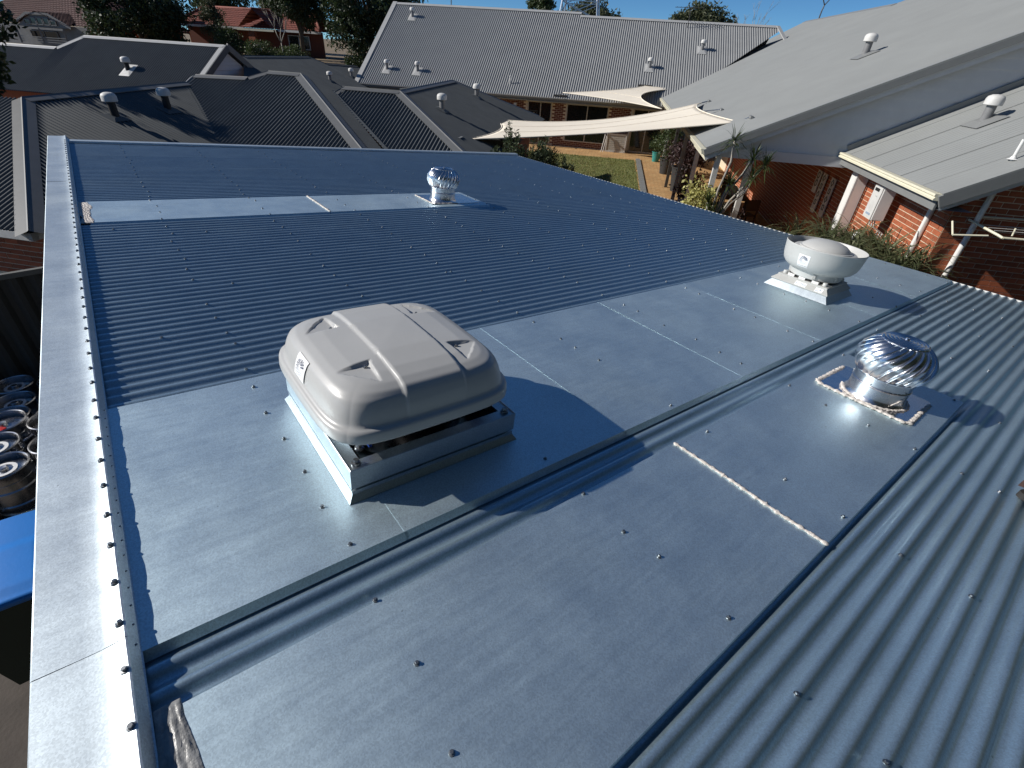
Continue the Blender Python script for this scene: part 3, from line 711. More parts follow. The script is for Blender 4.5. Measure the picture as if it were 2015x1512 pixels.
def strip(name, A, B, prof_, m, parent):
    """extrude a profile [(out, z)..] from A to B, `out` to the right of A->B"""
    A, B = Vector(A), Vector(B); d = B - A; s_ = Vector((d.y, -d.x, 0)).normalized(); mb = MB(); n = len(prof_)
    for p in (A, B): mb.v += [tuple(p + s_ * o_ + Vector((0, 0, z))) for o_, z in prof_]
    for j in range(n): mb.f.append((j, (j + 1) % n, n + (j + 1) % n, n + j))
    mb.f.append(tuple(range(n))); mb.f.append(tuple(reversed(range(n, 2 * n))))
    return mb.build(name, m, parent)
GUT = [(0, -.005), (.115, -.005), (.115, -.03), (.10, -.045), (.085, -.11), (.0, -.115)]
def wall(name, P, Q, z0, z1, m, parent, th=0.12):
    P = W(*P, -CZ); Q = W(*Q, -CZ); mb = MB(); d = (Q - P).normalized(); s_ = Vector((d.y, -d.x, 0)) * th
    vs = [(p + o_ + Vector((0, 0, z))) for z in (z0, z1) for p, o_ in ((P, Vector()), (Q, Vector()), (Q, -s_), (P, -s_))]
    mb.add(vs, ((0, 1, 5, 4), (1, 2, 6, 5), (2, 3, 7, 6), (3, 0, 4, 7), (4, 5, 6, 7), (3, 2, 1, 0)))
    return mb.build(name, m, parent)
bk = MB().box((0, 0, 0), (.1135, .02, .0365)); BR_FULL = bk.mesh('brick'); BR_FULL.materials.append(M['brick'])
bk = MB().box((0, 0, 0), (.053, .02, .0365)); BR_HALF = bk.mesh('brick'); BR_HALF.materials.append(M['brick'])
def brick_spots(O, U, Nn, L, z0, z1):
    """running-bond spots on a wall starting at world point O, along unit U, outward normal Nn"""
    out = []; row = 0; z = z1 - 0.043
    while z > z0:
        u = 0.0; first = row % 2
        while u < L - 0.05:
            ln = 0.1195 if (first and u == 0) else 0.24
            if u + ln > L + .13: break
            half = ln < .2
            if u + .24 > L + .01 and not half: half = True; ln = 0.1195
            jt = random.uniform(-.002, .002)
            out.append((Vector((O.x, O.y, z + CZ)) + U * (u + ln / 2) - Nn * (.02 - .006 + jt), half)); u += ln
        row += 1; z -= 0.086
    return out
def lay_bricks(spots_, rot, parent, most):
    spots_ = sorted(spots_, key=lambda q: (q[0] - Vector((0, 0, CZ))).length)
    for p, h in spots_[:most]: link('brick', BR_HALF if h else BR_FULL, None, parent, p, (0, 0, rot))
    if len(spots_) > most:
        mb = MB(); ax = (Vector((math.cos(rot), math.sin(rot), 0)), Vector((-math.sin(rot), math.cos(rot), 0)), Vector((0, 0, 1)))
        for p, h in spots_[most:]: mb.box(p, (.053 if h else .1135, .02, .0365), ax)
        tag(mb.build('bricks', 'brick', parent), kind='stuff')
def vent(label, e, g, z, s=1.0, h=0.34, pipe='pipe', flash='pipe', group='capped flue vents on the neighbouring roofs'):
    t = thing('roof_vent', label, 'roof vent', W(e, g, z), (0, 0, ROT_E), group)
    MB().tube([(0, 0, -.06), (0, 0, h * .75)], .075 * s, 16).build('pipe', pipe, t, 40)
    MB().lathe([(.0001, h + .07 * s), (.07 * s, h + .062 * s), (.12 * s, h + .035 * s), (.138 * s, h - .005 * s), (.138 * s, h - .09 * s), (.125 * s, h - .10 * s), (.07 * s, h - .10 * s)], 24).build('cap', 'off_white', t, 40)
    return t
def flashing(t, kind, tn, m, s=0.2):
    """square soaker sheet lying on the slope under a vent"""
    f = (lambda x, y: tn * x) if kind == 'e' else ((lambda x, y: -tn * -y) if kind == '+g' else (lambda x, y: tn * -y))
    mb = MB(); q = [(-s, -s * .8), (s, -s * .8), (s, s * .8), (-s, s * .8)]
    mb.v = [(x, y, f(x, y) + .022) for x, y in q] + [(x * .5, y * .5, f(x, y) * .5 + .06) for x, y in q]
    mb.f = [(0, 1, 5, 4), (1, 2, 6, 5), (2, 3, 7, 6), (3, 0, 4, 7), (4, 5, 6, 7)]
    mb.build('flashing', m, t)

# ------------------------------------------------------------------ charcoal hipped house behind the shed
dk = thing('charcoal_roofed_house', 'single-storey brick house with charcoal hipped corrugated roofs behind the shed', 'house', W(14, -8, -4.2))
def under(o, root):
    o.parent = root; o.matrix_parent_inverse = Matrix.Translation(root.location).inverted(); return o
def dkp(o): return under(o, dk)
Z0 = -2.47; EV = 5.37; GV = -7.84                         # eave corner
f0 = lambda e, g: Z0 + T21 * (e - EV)
f1 = lambda e, g: -1.2424 - T21 * (g + 11.039)
f2 = lambda e, g: -2.08 + T21 * (e - 10.72)
f3 = lambda e, g: -0.83 - T21 * (g + 8.5)
f4 = lambda e, g: -2.06 + T21 * (e - 11.98)
f5 = lambda e, g: -2.01 - T21 * (g + 3.55)
dkp(corr_face('roof_face', [(EV, GV), (8.566, -11.039), (8.566, -17), (EV, -17)], f0, 'e', 'dark_roof', None))
dkp(corr_face('roof_face', [(EV, GV), (8.566, -11.039), (13.0, -11.2), (9.95, GV)], f1, 'g', 'dark_roof', None))
dkp(corr_face('roof_face', [(12.95, -11.3), (13.5, -11.33), (13.58, -9.82), (13.98, -9.44), (13.98, -8.5), (9.9, -4.42), (9.9, -7.95)], f2, 'e', 'dark_roof', None))
dkp(corr_face('roof_face', [(13.95, -8.5), (14.1, -7.72), (10.2, -3.9), (9.9, -4.42)], f3, 'g', 'dark_roof', None))
dkp(corr_face('roof_face', [(14.1, -7.75), (14.5, -7.6), (14.5, -5.93), (11.5, -2.93), (10.9, -3.0), (10.3, -3.6)], f4, 'e', 'dark_roof', None))
dkp(corr_face('roof_face', [(14.55, -5.98), (20.0, -6.13), (22.4, -3.2), (22.4, -2.95), (11.5, -2.95)], f5, 'g', 'dark_roof', None))
# slopes that fall away behind the ridges
dkp(corr_face('roof_face', [(8.566, -11.039), (13.0, -11.2), (13.0, -15), (8.566, -17)], lambda e, g: -1.2424 + T21 * (g + 11.039), 'g', 'dark_roof', None))
dkp(corr_face('roof_face', [(13.5, -11.33), (13.58, -9.82), (16.5, -9.82), (16.5, -11.33)], lambda e, g: f2(13.54, g) - .02 - T21 * (e - 13.54), 'e', 'dark_roof', None)); dkp(corr_face('roof_face', [(13.98, -9.44), (13.98, -8.5), (16.5, -8.5), (16.5, -9.44)], lambda e, g: f2(13.98, g) - .02 - T21 * (e - 13.98), 'e', 'dark_roof', None))
dkp(corr_face('roof_face', [(14.5, -7.6), (14.5, -5.93), (17, -5.93), (17, -7.6)], lambda e, g: f4(14.5, g) - T21 * (e - 14.5), 'e', 'dark_roof', None))
dkp(corr_face('roof_face', [(14.6, -5.98), (20.0, -6.13), (20, -9), (14.6, -9)], lambda e, g: f5(15, -6.05) + T21 * (g + 6.05), 'g', 'dark_roof', None))
for A, B, f, wd in (((EV, GV), (8.566, -11.039), f1, .17), ((8.566, -11.039), (13.0, -11.25), f1, .15), ((12.9, -11.28), (13.5, -11.33), f2, .13), ((13.5, -11.33), (13.58, -9.82), f2, .15), ((13.58, -9.82), (13.98, -9.44), f2, .13), ((13.98, -9.44), (13.98, -8.5), f2, .15), ((13.98, -8.5), (9.9, -4.42), f2, .17), ((14.1, -7.72), (14.5, -7.55), f4, .12), ((14.5, -7.6), (14.5, -5.93), f4, .15), ((14.5, -5.93), (11.5, -2.93), f4, .16), ((14.5, -5.96), (20.0, -6.13), f5, .14), ((20, -6.13), (22.4, -3.2), f5, .13)):
    dkp(cap('ridge_capping', W(*A, f(*A)), W(*B, f(*B)), 'dark_cap', None, wd))
for A, B, f in (((12.95, -11.3), (9.9, -8.0), f1), ((14.1, -7.72), (10.3, -3.65), f3)):
    dkp(MB().bar(W(*A, f(*A) - .01), W(*B, f(*B) - .01), .09, .012).build('valley_tray', 'dark_roof', None))
dkp(strip('gutter', W(EV, -17, Z0), W(EV, GV, Z0), [(-a, b) for a, b in GUT], 'off_white', None))
dkp(strip('gutter', W(EV, GV, Z0), W(12, GV, Z0), [(-a, b) for a, b in GUT], 'off_white', None))
bw = wall('brick_wall', (EV + .5, -17), (EV + .5, GV - .45), 0, CZ + Z0 - .05, 'mortar', None); dkp(bw)
bw2 = wall('brick_wall', (EV + .5, GV - .45), (16, GV - .45), 0, CZ + Z0 - .05, 'mortar', None); dkp(bw2)
sp = brick_spots(W(EV + .5, GV - .45, 0), -GX, -EX, 1.7, -3.45, Z0 - .1)
lay_bricks(sp, ROT_G, bw, 80)
for o in bw.children: o.matrix_parent_inverse = Matrix.Translation(dk.location).inverted() @ Matrix.Translation(dk.location)
dkp(MB().box(W(13.5, -5.6, -3.4), (2.6, 2.3, .85), (EX, GX, Vector((0, 0, 1)))).build('wall', 'brick', None))
dkp(MB().box(W(17, -5.0, -3.5), (4.6, 1.6, .75), (EX, GX, Vector((0, 0, 1)))).build('wall', 'brick', None))
for lab, e, g in (('dark pipe vent with pale cap, left of the pair on the shaded charcoal slope', 9.55, -10.15), ('dark pipe vent with pale cap beside the charcoal roof valley', 11.02, -10.2)):
    flashing(vent(lab, e, g, f1(e, g), 1.0, .40, 'black'), '+g', T21, 'dark_roof')
for lab, e, g in (('near pipe vent of the pair on the charcoal slope above the sail', 14.97, -4.9), ('far pipe vent of the pair on the charcoal slope above the sail', 19.42, -5.06)):
    flashing(vent(lab, e, g, f5(e, g), 1.0, .36), '+g', T21, 'dark_roof')

# gabled charcoal roof further left
dg = thing('charcoal_gabled_house', 'charcoal corrugated gable roof with grey gable end, left of the red tiled house', 'house', W(21, -19, -4.2))
def dgp(o): return under(o, dg)
fD = lambda e, g: -.46 + T31 * (e - 21.1)
dgp(corr_face('roof_face', [(21.1, -16.05), (18.0, -16.05), (18.0, -28), (20.35, -28), (20.35, -23.3), (21.1, -22.55)], fD, 'e', 'dark_roof', None))
dgp(corr_face('roof_face', [(21.1, -16.05), (24.2, -16.05), (24.2, -28), (20.4, -28), (20.4, -23.3), (21.1, -22.55)], lambda e, g: -.46 - T31 * abs(e - 21.1), 'e', 'dark_roof', None))
for A, B in (((21.1, -16.0), (21.1, -22.55)), ((21.1, -22.55), (20.35, -23.3)), ((20.35, -23.3), (20.35, -28))):
    dgp(cap('ridge_capping', W(*A, fD(*A)), W(*B, fD(*B)), 'light_cap', None, .15, .45))
dgp(MB().bar(W(21.1, -16.0, -.44), W(18.0, -16.0, fD(18.0, 0) + .02), .30, .03).build('barge_capping', 'light_cap', None))
dgp(MB().bar(W(21.1, -15.9, -.46), W(24.2, -15.9, fD(18.0, 0)), .06, .22).build('barge_board', 'dark_cap', None))
dgp(MB().bar(W(21.1, -15.86, -.50), W(18.0, -15.86, fD(18.0, 0) - .04), .05, .22).build('barge_board', 'dark_roof', None))
for k_ in range(9):                                            # gable cladding boards
    z0 = -1.9 + k_ * .155; z1 = z0 + .15; hw = lambda z: max(.02, (-.62 - z) / T31)
    if z1 > -.66: break
    dgp(MB().add([W(21.1 - hw(z0), -16.05, z0), W(21.1 + hw(z0), -16.05, z0), W(21.1 + hw(z1), -16.07, z1), W(21.1 - hw(z1), -16.07, z1), W(21.1 - hw(z0), -16.3, z0), W(21.1 + hw(z0), -16.3, z0), W(21.1 + hw(z1), -16.3, z1), W(21.1 - hw(z1), -16.3, z1)], ((0, 1, 2, 3), (0, 4, 5, 1), (3, 2, 6, 7))).build('gable_board', 'board', None))
dgp(MB().box(W(21.1, -22, -3.3), (2.6, 5.8, .9), (EX, GX, Vector((0, 0, 1)))).build('wall', 'brick', None))
flashing(vent('grey capped pipe vent on a pale flashing, alone on the far-left charcoal roof', 19.43, -19.27, fD(19.43, 0), 1.15, .40, 'black'), 'e', T31, 'off_white', .3)

# low charcoal roof between the gable and the long pale roof
dl = thing('charcoal_low_roofed_house', 'smooth charcoal roof slope between the grey gable and the long pale roof', 'house', W(26, -15, -4.2))
f6 = lambda e, g: -.85 - T21 * (g + 16.8)
under(corr_face('roof_face', [(23.2, -16.8), (28.6, -16.8), (29.0, -16.1), (32, -15.75), (32, -12.9), (20.5, -12.9), (20.5, -15.0)], f6, 'g', 'dark_roof', None), dl)
under(corr_face('roof_face', [(25, -16.8), (28.6, -16.8), (31, -20), (25, -20)], lambda e, g: -.85 + T21 * (g + 16.8), 'g', 'dark_roof', None), dl)
for A, B in (((23.2, -16.8), (28.6, -16.8)), ((28.6, -16.8), (29, -16.1)), ((29, -16.1), (32, -15.75))):
    under(cap('ridge_capping', W(*A, f6(*A)), W(*B, f6(*B)), 'dark_roof', None, .14), dl)
under(MB().box(W(25, -15.5, -3.4), (6, 2.0, .95), (EX, GX, Vector((0, 0, 1)))).build('wall', 'brick', None), dl)
for lab, e, g in (('small capped vent on low charcoal roof, left of two beside the pale roof edge', 26.4, -14.48), ('small capped vent on low charcoal roof, nearest the pale roof edge', 29.19, -14.7)):
    flashing(vent(lab, e, g, f6(e, g), 1.0, .36), '+g', T21, 'dark_roof')

# ------------------------------------------------------------------ long pale corrugated roof across the courtyard
bb_ = thing('long_courtyard_building', 'long brick building with steep pale grey corrugated roof across the courtyard', 'building', W(32, -3, -4.2))
def bp_(o): return under(o, bb_)
ZB = -1.79
fB = lambda e, g: ZB + T31 * (e - 29)
bp_(corr_face('roof_face', [(28.85, -14.2), (28.85, -3.0), (35.35, -3.0), (35.35, -14.4)], fB, 'e', 'light_roof', None, .022, 8, .12))
bp_(corr_face('roof_face', [(28.85, -3.0), (28.85, 2.2), (29.6, 3), (34.9, 8.0), (35.1, 7.7), (35.1, -3.0)], fB, 'e', 'light_roof', None, .022, 8, .12))
bp_(corr_face('roof_face', [(35.35, -14.4), (35.35, -3), (41, -3), (41, -14.4)], lambda e, g: fB(35.35, 0) - T31 * (e - 35.35), 'e', 'light_roof', None))
bp_(corr_face('roof_face', [(35.1, -3), (35.1, 7.7), (41, 7.7), (41, -3)], lambda e, g: fB(35.1, 0) - T31 * (e - 35.1), 'e', 'light_roof', None))
bp_(cap('ridge_capping', W(35.35, -14.45, fB(35.35, 0)), W(35.35, -3.0, fB(35.35, 0)), 'light_cap', None, .17, .5))
bp_(cap('ridge_capping', W(35.1, -3.0, fB(35.1, 0)), W(35.1, 7.8, fB(35.1, 0)), 'light_cap', None, .17, .5))
bp_(MB().bar(W(28.8, -14.3, fB(28.8, 0) + .03), W(35.4, -14.4, fB(35.4, 0) + .03), .26, .05).build('barge_capping', 'light_cap', None))
bp_(MB().bar(W(35.1, 7.8, fB(35.1, 0) + .02), W(33.9, 8.2, fB(33.9, 0) + .02), .2, .05).build('barge_capping', 'light_cap', None))
bp_(strip('gutter', W(28.85, -14.2, fB(28.85, 0)), W(28.85, 2.2, fB(28.85, 0)), GUT, 'grey_trim', None))
bp_(MB().bar(W(28.95, -14.2, -2.0), W(28.95, 2.2, -2.0), .03, .2).build('fascia', 'pale_frame', None))
bp_(MB().box(W(29.2, -6, -2.06), (.35, 8.2, .01), (EX, GX, Vector((0, 0, 1)))).build('soffit', 'pale_frame', None))
EB = 29.5
bwl = bp_(wall('brick_wall', (EB, -14.2), (EB, 3.2), 0, CZ - 2.06, 'mortar', None, .2))
for o_ in (): pass
def rects(e, g0, g1, z0, z1, m, parent, name, th=.02):
    return under(MB().box(W(e, (g0 + g1) / 2, (z0 + z1) / 2), (th, (g1 - g0) / 2, (z1 - z0) / 2), (EX, GX, Vector((0, 0, 1)))).build(name, m, None), parent)
def window(e, g0, g1, z0, z1, parent, mull=(), frame='pale_frame'):
    o = MB(); ax = (EX, GX, Vector((0, 0, 1))); fr = .05
    for a, b, c, d in ((g0, g1, z1 - fr, z1), (g0, g1, z0, z0 + fr), (g0, g0 + fr, z0, z1), (g1 - fr, g1, z0, z1)) + tuple((m_ - fr / 2, m_ + fr / 2, z0, z1) for m_ in mull):
        o.box(W(e - .03, (a + b) / 2, (c + d) / 2), (.035, (b - a) / 2, (d - c) / 2), ax)
    f = under(o.build('window', frame, None), parent)
    xs = [g0] + list(mull) + [g1]
    for a, b in zip(xs, xs[1:]):
        pn = MB().box(W(e - .02, (a + b) / 2, (z0 + z1) / 2), (.008, (b - a) / 2 - .02, (z1 - z0) / 2 - .02), ax).build('pane', 'glass', None)
        pn.parent = f; pn.matrix_parent_inverse = Matrix.Translation(parent.location).inverted() @ Matrix.Identity(4)
        pn.matrix_parent_inverse = (Matrix.Translation(parent.location) @ f.matrix_parent_inverse).inverted()
    return f
openings = [(-4.85, -3.55, -4.15, -2.12, (-4.15,)), (-2.75, -.55, -3.9, -2.12, (-1.65,)), (.75, 2.3, -4.15, -2.12, (1.5,)), (-8.6, -6.6, -3.4, -2.12, (-7.6,)), (-2.95, -1.85, -4.1, -3.45, ())]
for g0, g1, z0, z1, ml in openings[:4]: window(EB, g0, g1, z0, z1, bb_, ml)
sp = []
def in_open(p):
    g = (p - Vector((0, 0, CZ))).dot(GX); z = p.z - CZ
    return any(a - .12 < g < b + .12 and c - .04 < z < d + .04 for a, b, c, d, _ in openings[:4])
for p, h in brick_spots(W(EB, 3.2, 0), -GX, -EX, 12.5, -4.2, -2.1):
    if not in_open(p): sp.append((p, h))
lay_bricks(sp, ROT_G, None, 0)
bs = [o for o in C.objects if o.name.startswith('bricks') and o.parent is None][-1]; under(bs, bb_); bs.data.materials[0] = M['shade_brick']
rects(EB - .35, -5.55, -5.42, -2.55, -2.25, 'off_white', bb_, 'wall_light', .1)
rects(EB - .12, -6.6, -6.52, -4.1, -2.1, 'off_white', bb_, 'downpipe', .04)
rects(EB - .12, .62, .70, -4.1, -2.1, 'off_white', bb_, 'downpipe', .04)
for lab, e, g in (('small white capped vent highest on the long pale roof, near its left end', 34.17, -12.88), ('white capped vent low on the long pale roof, leftmost of the lower pair', 29.93, -12.91), ('white capped vent low on the long pale roof, right of the lower pair', 29.95, -11.15), ('white capped vent on the pale roof above the rear sail', 31.37, 1.21), ('white capped vent on the pale roof beneath the aerial', 32.92, 3.84)):
    flashing(vent(lab, e, g, fB(e, g), 1.05, .42), 'e', T31, 'light_cap', .3)
tt = thing('pipe_stub', 'thin white pipe stub low on the long pale roof above its eave', 'pipe', W(29.6, -5.9, fB(29.6, 0)))
MB().tube([(0, 0, -.05), (0, 0, .32)], .035, 10).build('pipe', 'off_white', tt); MB().lathe([(.0001, .37), (.05, .35), (.055, .30)], 10).build('cap', 'off_white', tt)
# TV aerial on the ridge
ae = thing('tv_aerial', 'thin dark television aerial on the ridge of the long pale roof', 'aerial', W(34.6, 2.98, fB(34.6, 0)))
MB().tube([(0, 0, 0), (0, 0, .95)], .018, 6).build('mast', 'dark_frame', ae)
am_ = MB().tube([tuple(GX * -.85 + Vector((0, 0, .88))), tuple(GX * .7 + Vector((0, 0, .92)))], .014, 6).build('boom', 'dark_frame', ae)
for k_ in range(8):
    p = GX * (-.75 + k_ * .2) + Vector((0, 0, .89)); MB().tube([tuple(p - EX * (.35 - .02 * k_)), tuple(p + EX * (.35 - .02 * k_))], .009, 5).build('element', 'dark_frame', am_)

# ------------------------------------------------------------------ grey-roofed veranda house on the right
vh = thing('veranda_house', 'brick house with broad dove-grey roofs and timber veranda on the right', 'house', W(14, 7, -4.2))
def vp_(o): return under(o, vh)
fR = lambda e, g: -1.52 + T25 * (g - 2.08)
GE = 12.58
vp_(corr_face('roof_face', [(GE - .15, 2.02), (33, 2.02), (42, 10.9), (28.7, 10.6), (28.0, 11.3), (GE - .15, 11.3)], fR, 'g', 'grey_roof', None, .006))
vp_(corr_face('roof_face', [(GE - .15, 11.3), (28, 11.3), (28, 20), (GE - .15, 20)], lambda e, g: fR(e, 11.3) - T25 * (g - 11.3), 'g', 'grey_roof', None, .006))
vp_(corr_face('roof_face', [(28.5, 10.6), (42, 10.9), (42, 16), (28.5, 16)], lambda e, g: fR(e, 10.6) - T25 * (g - 10.6), 'g', 'grey_roof', None, .006))
vp_(cap('ridge_capping', W(28.3, 10.65, fR(0, 10.62)), W(42, 10.9, fR(0, 10.85)), 'grey_trim', None, .17, .45))
vp_(cap('ridge_capping', W(GE - .2, 11.3, fR(0, 11.3)), W(28.1, 11.3, fR(0, 11.3)), 'grey_trim', None, .17, .45))
# barge: cap strip, dark fascia, pale board
vp_(MB().bar(W(GE - .16, 2.0, fR(0, 2.0) + .03), W(GE - .16, 11.3, fR(0, 11.3) + .03), .16, .03).build('barge_capping', 'grey_roof', None))
vp_(MB().bar(W(GE - .22, 1.98, fR(0, 1.98) - .055), W(GE - .22, 11.3, fR(0, 11.3) - .055), .05, .12).build('barge_board', 'grey_trim', None))
vp_(MB().bar(W(GE - .17, 2.02, fR(0, 2.02) - .17), W(GE - .17, 11.3, fR(0, 11.3) - .17), .03, .13).build('barge_trim', 'board', None))
vp_(strip('gutter', W(33, 2.02, -1.55), W(GE - .2, 2.02, -1.55), GUT, 'cream', None))
vp_(MB().bar(W(33, 2.08, -1.72), W(GE - .1, 2.08, -1.72), .03, .16).build('fascia', 'cream', None))
nb = 16                                                        # gable-end boards
for k_ in range(nb):
    z0 = -1.50 + k_ * .19; z1 = z0 + .197; gs = lambda z: 2.08 + (z + 1.72) / T25 + .12
    if gs(z0) > 11.2: break
    vp_(MB().add([W(GE - .02, gs(z0), z0), W(GE - .02, 11.3, z0), W(GE, 11.3, z1), W(GE, gs(z1), z1), W(GE + .1, gs(z0), z0), W(GE + .1, 11.3, z0)], ((0, 1, 2, 3), (0, 4, 5, 1))).build('gable_board', 'board', None))
vp_(MB().bar(W(GE, 2.35, -1.6), W(GE, 5.3, -1.6), .12, .2).build('veranda_beam', 'board', None))
vp_(MB().bar(W(GE, 2.35, -1.6), W(30, 2.35, -1.6), .10, .18).build('veranda_beam', 'board', None))
for e, g, c_ in ((GE, 2.35, 'off_white'), (GE, 3.05, 'off_white'), (15.4, 2.3, 'off_white'), (18.5, 2.3, 'off_white'), (21.5, 2.3, 'dark_frame'), (25, 2.3, 'off_white')):
    vp_(MB().box(W(e, g, -2.95), (.055, .055, 1.27), (EX, GX, Vector((0, 0, 1)))).build('veranda_post', c_, None))
vp_(MB().quad(W(GE + .1, 2.1, -1.66), W(30, 2.1, -1.66), W(30, 5.5, -1.60), W(GE + .1, 5.5, -1.60)).build('veranda_ceiling', 'board', None))
# house walls
GW = 5.35; EC = 8.97
bl = vp_(wall('brick_wall', (29.3, GW), (EC, GW), 0, CZ - 1.45, 'mortar', None, .2))
be = MB(); zr = lambda g: -1.38 + T28 * (g - 4.9) - .10
be.add([W(EC, GW, -4.2), W(EC, 10.9, -4.2), W(EC, 10.9, zr(10.9)), W(EC, GW, zr(GW)), W(EC + .2, GW, -4.2), W(EC + .2, 10.9, -4.2), W(EC + .2, 10.9, zr(10.9)), W(EC + .2, GW, zr(GW))], ((0, 1, 2, 3), (7, 6, 5, 4), (0, 3, 7, 4), (1, 5, 6, 2), (3, 2, 6, 7)))
be = vp_(be.build('brick_wall', 'mortar', None))
sp1 = brick_spots(W(EC, GW, 0), EX, -GX, 3.38, -3.45, -1.5)
sp2 = [q for q in brick_spots(W(EC, GW, 0), GX, -EX, 2.6, -3.2, -.55) if q[0].z - CZ < -1.42 + T28 * ((q[0] - Vector((0, 0, CZ))).dot(GX) - 4.9) - .12]
lay_bricks(sp1, ROT_E, bl, 9999)
lay_bricks(sp2, ROT_G, be, 300)
for par in (bl, be):
    for o in par.children: o.matrix_parent_inverse = Matrix.Identity(4)
sp3 = brick_spots(W(EC + 3.4, GW, 0), EX, -GX, 14.0, -4.2, -1.6)
mb = MB()
for p, h in sp3: mb.box(p, (.053 if h else .1135, .02, .0365), (EX, GX, Vector((0, 0, 1))))
o = mb.build('porch_bricks', 'brick', None); vp_(o); tag(o, kind='stuff')
# white corner post with capital
vp_(MB().box(W(12.15, 5.2, -2.85), (.13, .12, 1.36), (EX, GX, Vector((0, 0, 1)))).build('corner_post', 'white', None))
vp_(MB().box(W(11.93, 5.06, -2.85), (.025, .02, 1.36), (EX, GX, Vector((0, 0, 1)))).build('post_trim', 'off_white', None))
# roof 2 with standing lap lines
fS = lambda e, g: -1.38 + T28 * (g - 4.9)
E2 = 8.60
edges = [GE - .02] + [12.2 - .76 * k_ for k_ in range(5)] + [E2]
for k_, (a, b) in enumerate(zip(edges, edges[1:])):
    zl = .004 * (k_ % 2)
    vp_(corr_face('roof_sheet', [(a + .02, 4.86), (b, 4.86), (b, 11), (a + .02, 11)], lambda e, g: fS(e, g) + zl, 'g', 'grey_roof', None, .004))
    vp_(MB().bar(W(b + .02, 4.86, fS(0, 4.86) + .009), W(b + .02, 11, fS(0, 11) + .009), .016, .008).build('lap_rib', 'grey_roof', None))
vp_(MB().bar(W(E2 - .03, 4.84, fS(0, 4.84) + .02), W(E2 - .03, 11, fS(0, 11) + .02), .10, .025).build('barge_capping', 'grey_roof', None))
vp_(MB().bar(W(E2 - .06, 4.84, fS(0, 4.84) - .09), W(E2 - .06, 11, fS(0, 11) - .09), .04, .17).build('barge_board', 'grey_trim', None))
vp_(MB().bar(W(E2 + .02, 4.92, fS(0, 4.92) - .22), W(E2 + .02, 11, fS(0, 11) - .22), .03, .12).build('barge_trim', 'board', None))
vp_(MB().quad(W(E2, 4.9, -1.58), W(EC + .1, 4.9, -1.58), W(EC + .1, 11, fS(0, 11) - .26), W(E2, 11, fS(0, 11) - .26)).build('verge_soffit', 'dark_frame', None))
vp_(strip('gutter', W(GE - .02, 4.88, -1.40), W(E2 - .04, 4.88, -1.40), [(0, 0), (.12, 0), (.125, -.03), (.105, -.04), (.105, -.055), (.12, -.065), (.12, -.09), (.0, -.095)], 'cream', None))
vp_(MB().bar(W(GE - .02, 4.86, -1.56), W(E2, 4.86, -1.56), .03, .15).build('fascia', 'grey_trim', None))
vp_(MB().quad(W(GE, 4.86, -1.62), W(E2, 4.86, -1.62), W(E2, GW + .05, -1.62), W(GE, GW + .05, -1.62)).build('soffit', 'board', None))
vp_(MB().bar(W(GE - .04, 4.9, fS(0, 4.9) + .05), W(GE - .04, 11, fS(0, 11) + .05), .03, .14).build('apron_flashing', 'grey_trim', None))
dpp = lambda name, pts, r_, m: vp_(MB().tube([W(*q) for q in pts], r_, 12).build(name, m, None, 40))
dpp('downpipe', [(9.42, 4.98, -1.5), (9.42, 5.02, -1.64), (9.42, 5.30, -1.74), (9.42, 5.30, -4.1)], .045, 'white')
dpp('downpipe', [(8.91, 5.70, -1.0), (8.91, 5.70, -4.1)], .042, 'white')
dpp('vent_pipe', [(9.75, 6.6, -1.2), (9.75, 6.6, .25)], .05, 'white')
flashing(vent('white capped vent with grey flashing on the nearest dove-grey roof', 11.2, 6.38, fS(0, 6.38), 1.0, .36), '-g', T28, 'grey_trim', .26)
flashing(vent('white capped vent high on the broad dove-grey roof', 17.2, 6.2, fR(0, 6.2), 1.15, .42), '-g', T25, 'grey_trim', .3)
tt = thing('pipe_stub', 'slender white pipe leaning over the barge of the nearest dove-grey roof', 'pipe', W(9.0, 5.75, fS(0, 5.75)))
MB().tube([(0, 0, -.03), (0, 0, .28)], .022, 10).build('pipe', 'white', tt); MB().lathe([(.07, .015), (.04, .03), (.026, .06)], 14).build('collar', 'white', tt)
# gas water heater
wh = thing('water_heater', 'white wall-mounted gas water heater on the sunlit brick wall', 'water heater', W(10.62, 5.1, -1.98), (0, 0, ROT_E))
wb_ = MB().box((0, .03, 0), (.175, .11, .29)).build('casing', 'white', wh)
bv = wb_.modifiers.new('bevel', 'BEVEL'); bv.width = .012; bv.segments = 2
MB().box((0, .148, 0), (.165, .012, .28)).build('front_panel', 'off_white', wh)
MB().box((.02, .162, .225), (.085, .008, .025)).build('flue_grille', 'black', wh)
MB().box((-.03, .161, .12), (.03, .004, .012)).build('badge', 'fan_grey', wh); MB().box((.0, .161, -.20), (.09, .004, .018)).build('print', 'ink_pale', wh)
for x in (-.10, 0, .10): MB().tube([(x, .03, -.28), (x, .0, -.42), (x, -.2, -.52), (x, -.2, -1.9)], .013, 8).build('water_pipe', 'off_white', wh)
MB().tube([(.1, -.05, .28), (.1, -.05, .42)], .012, 8).build('conduit', 'white', wh)
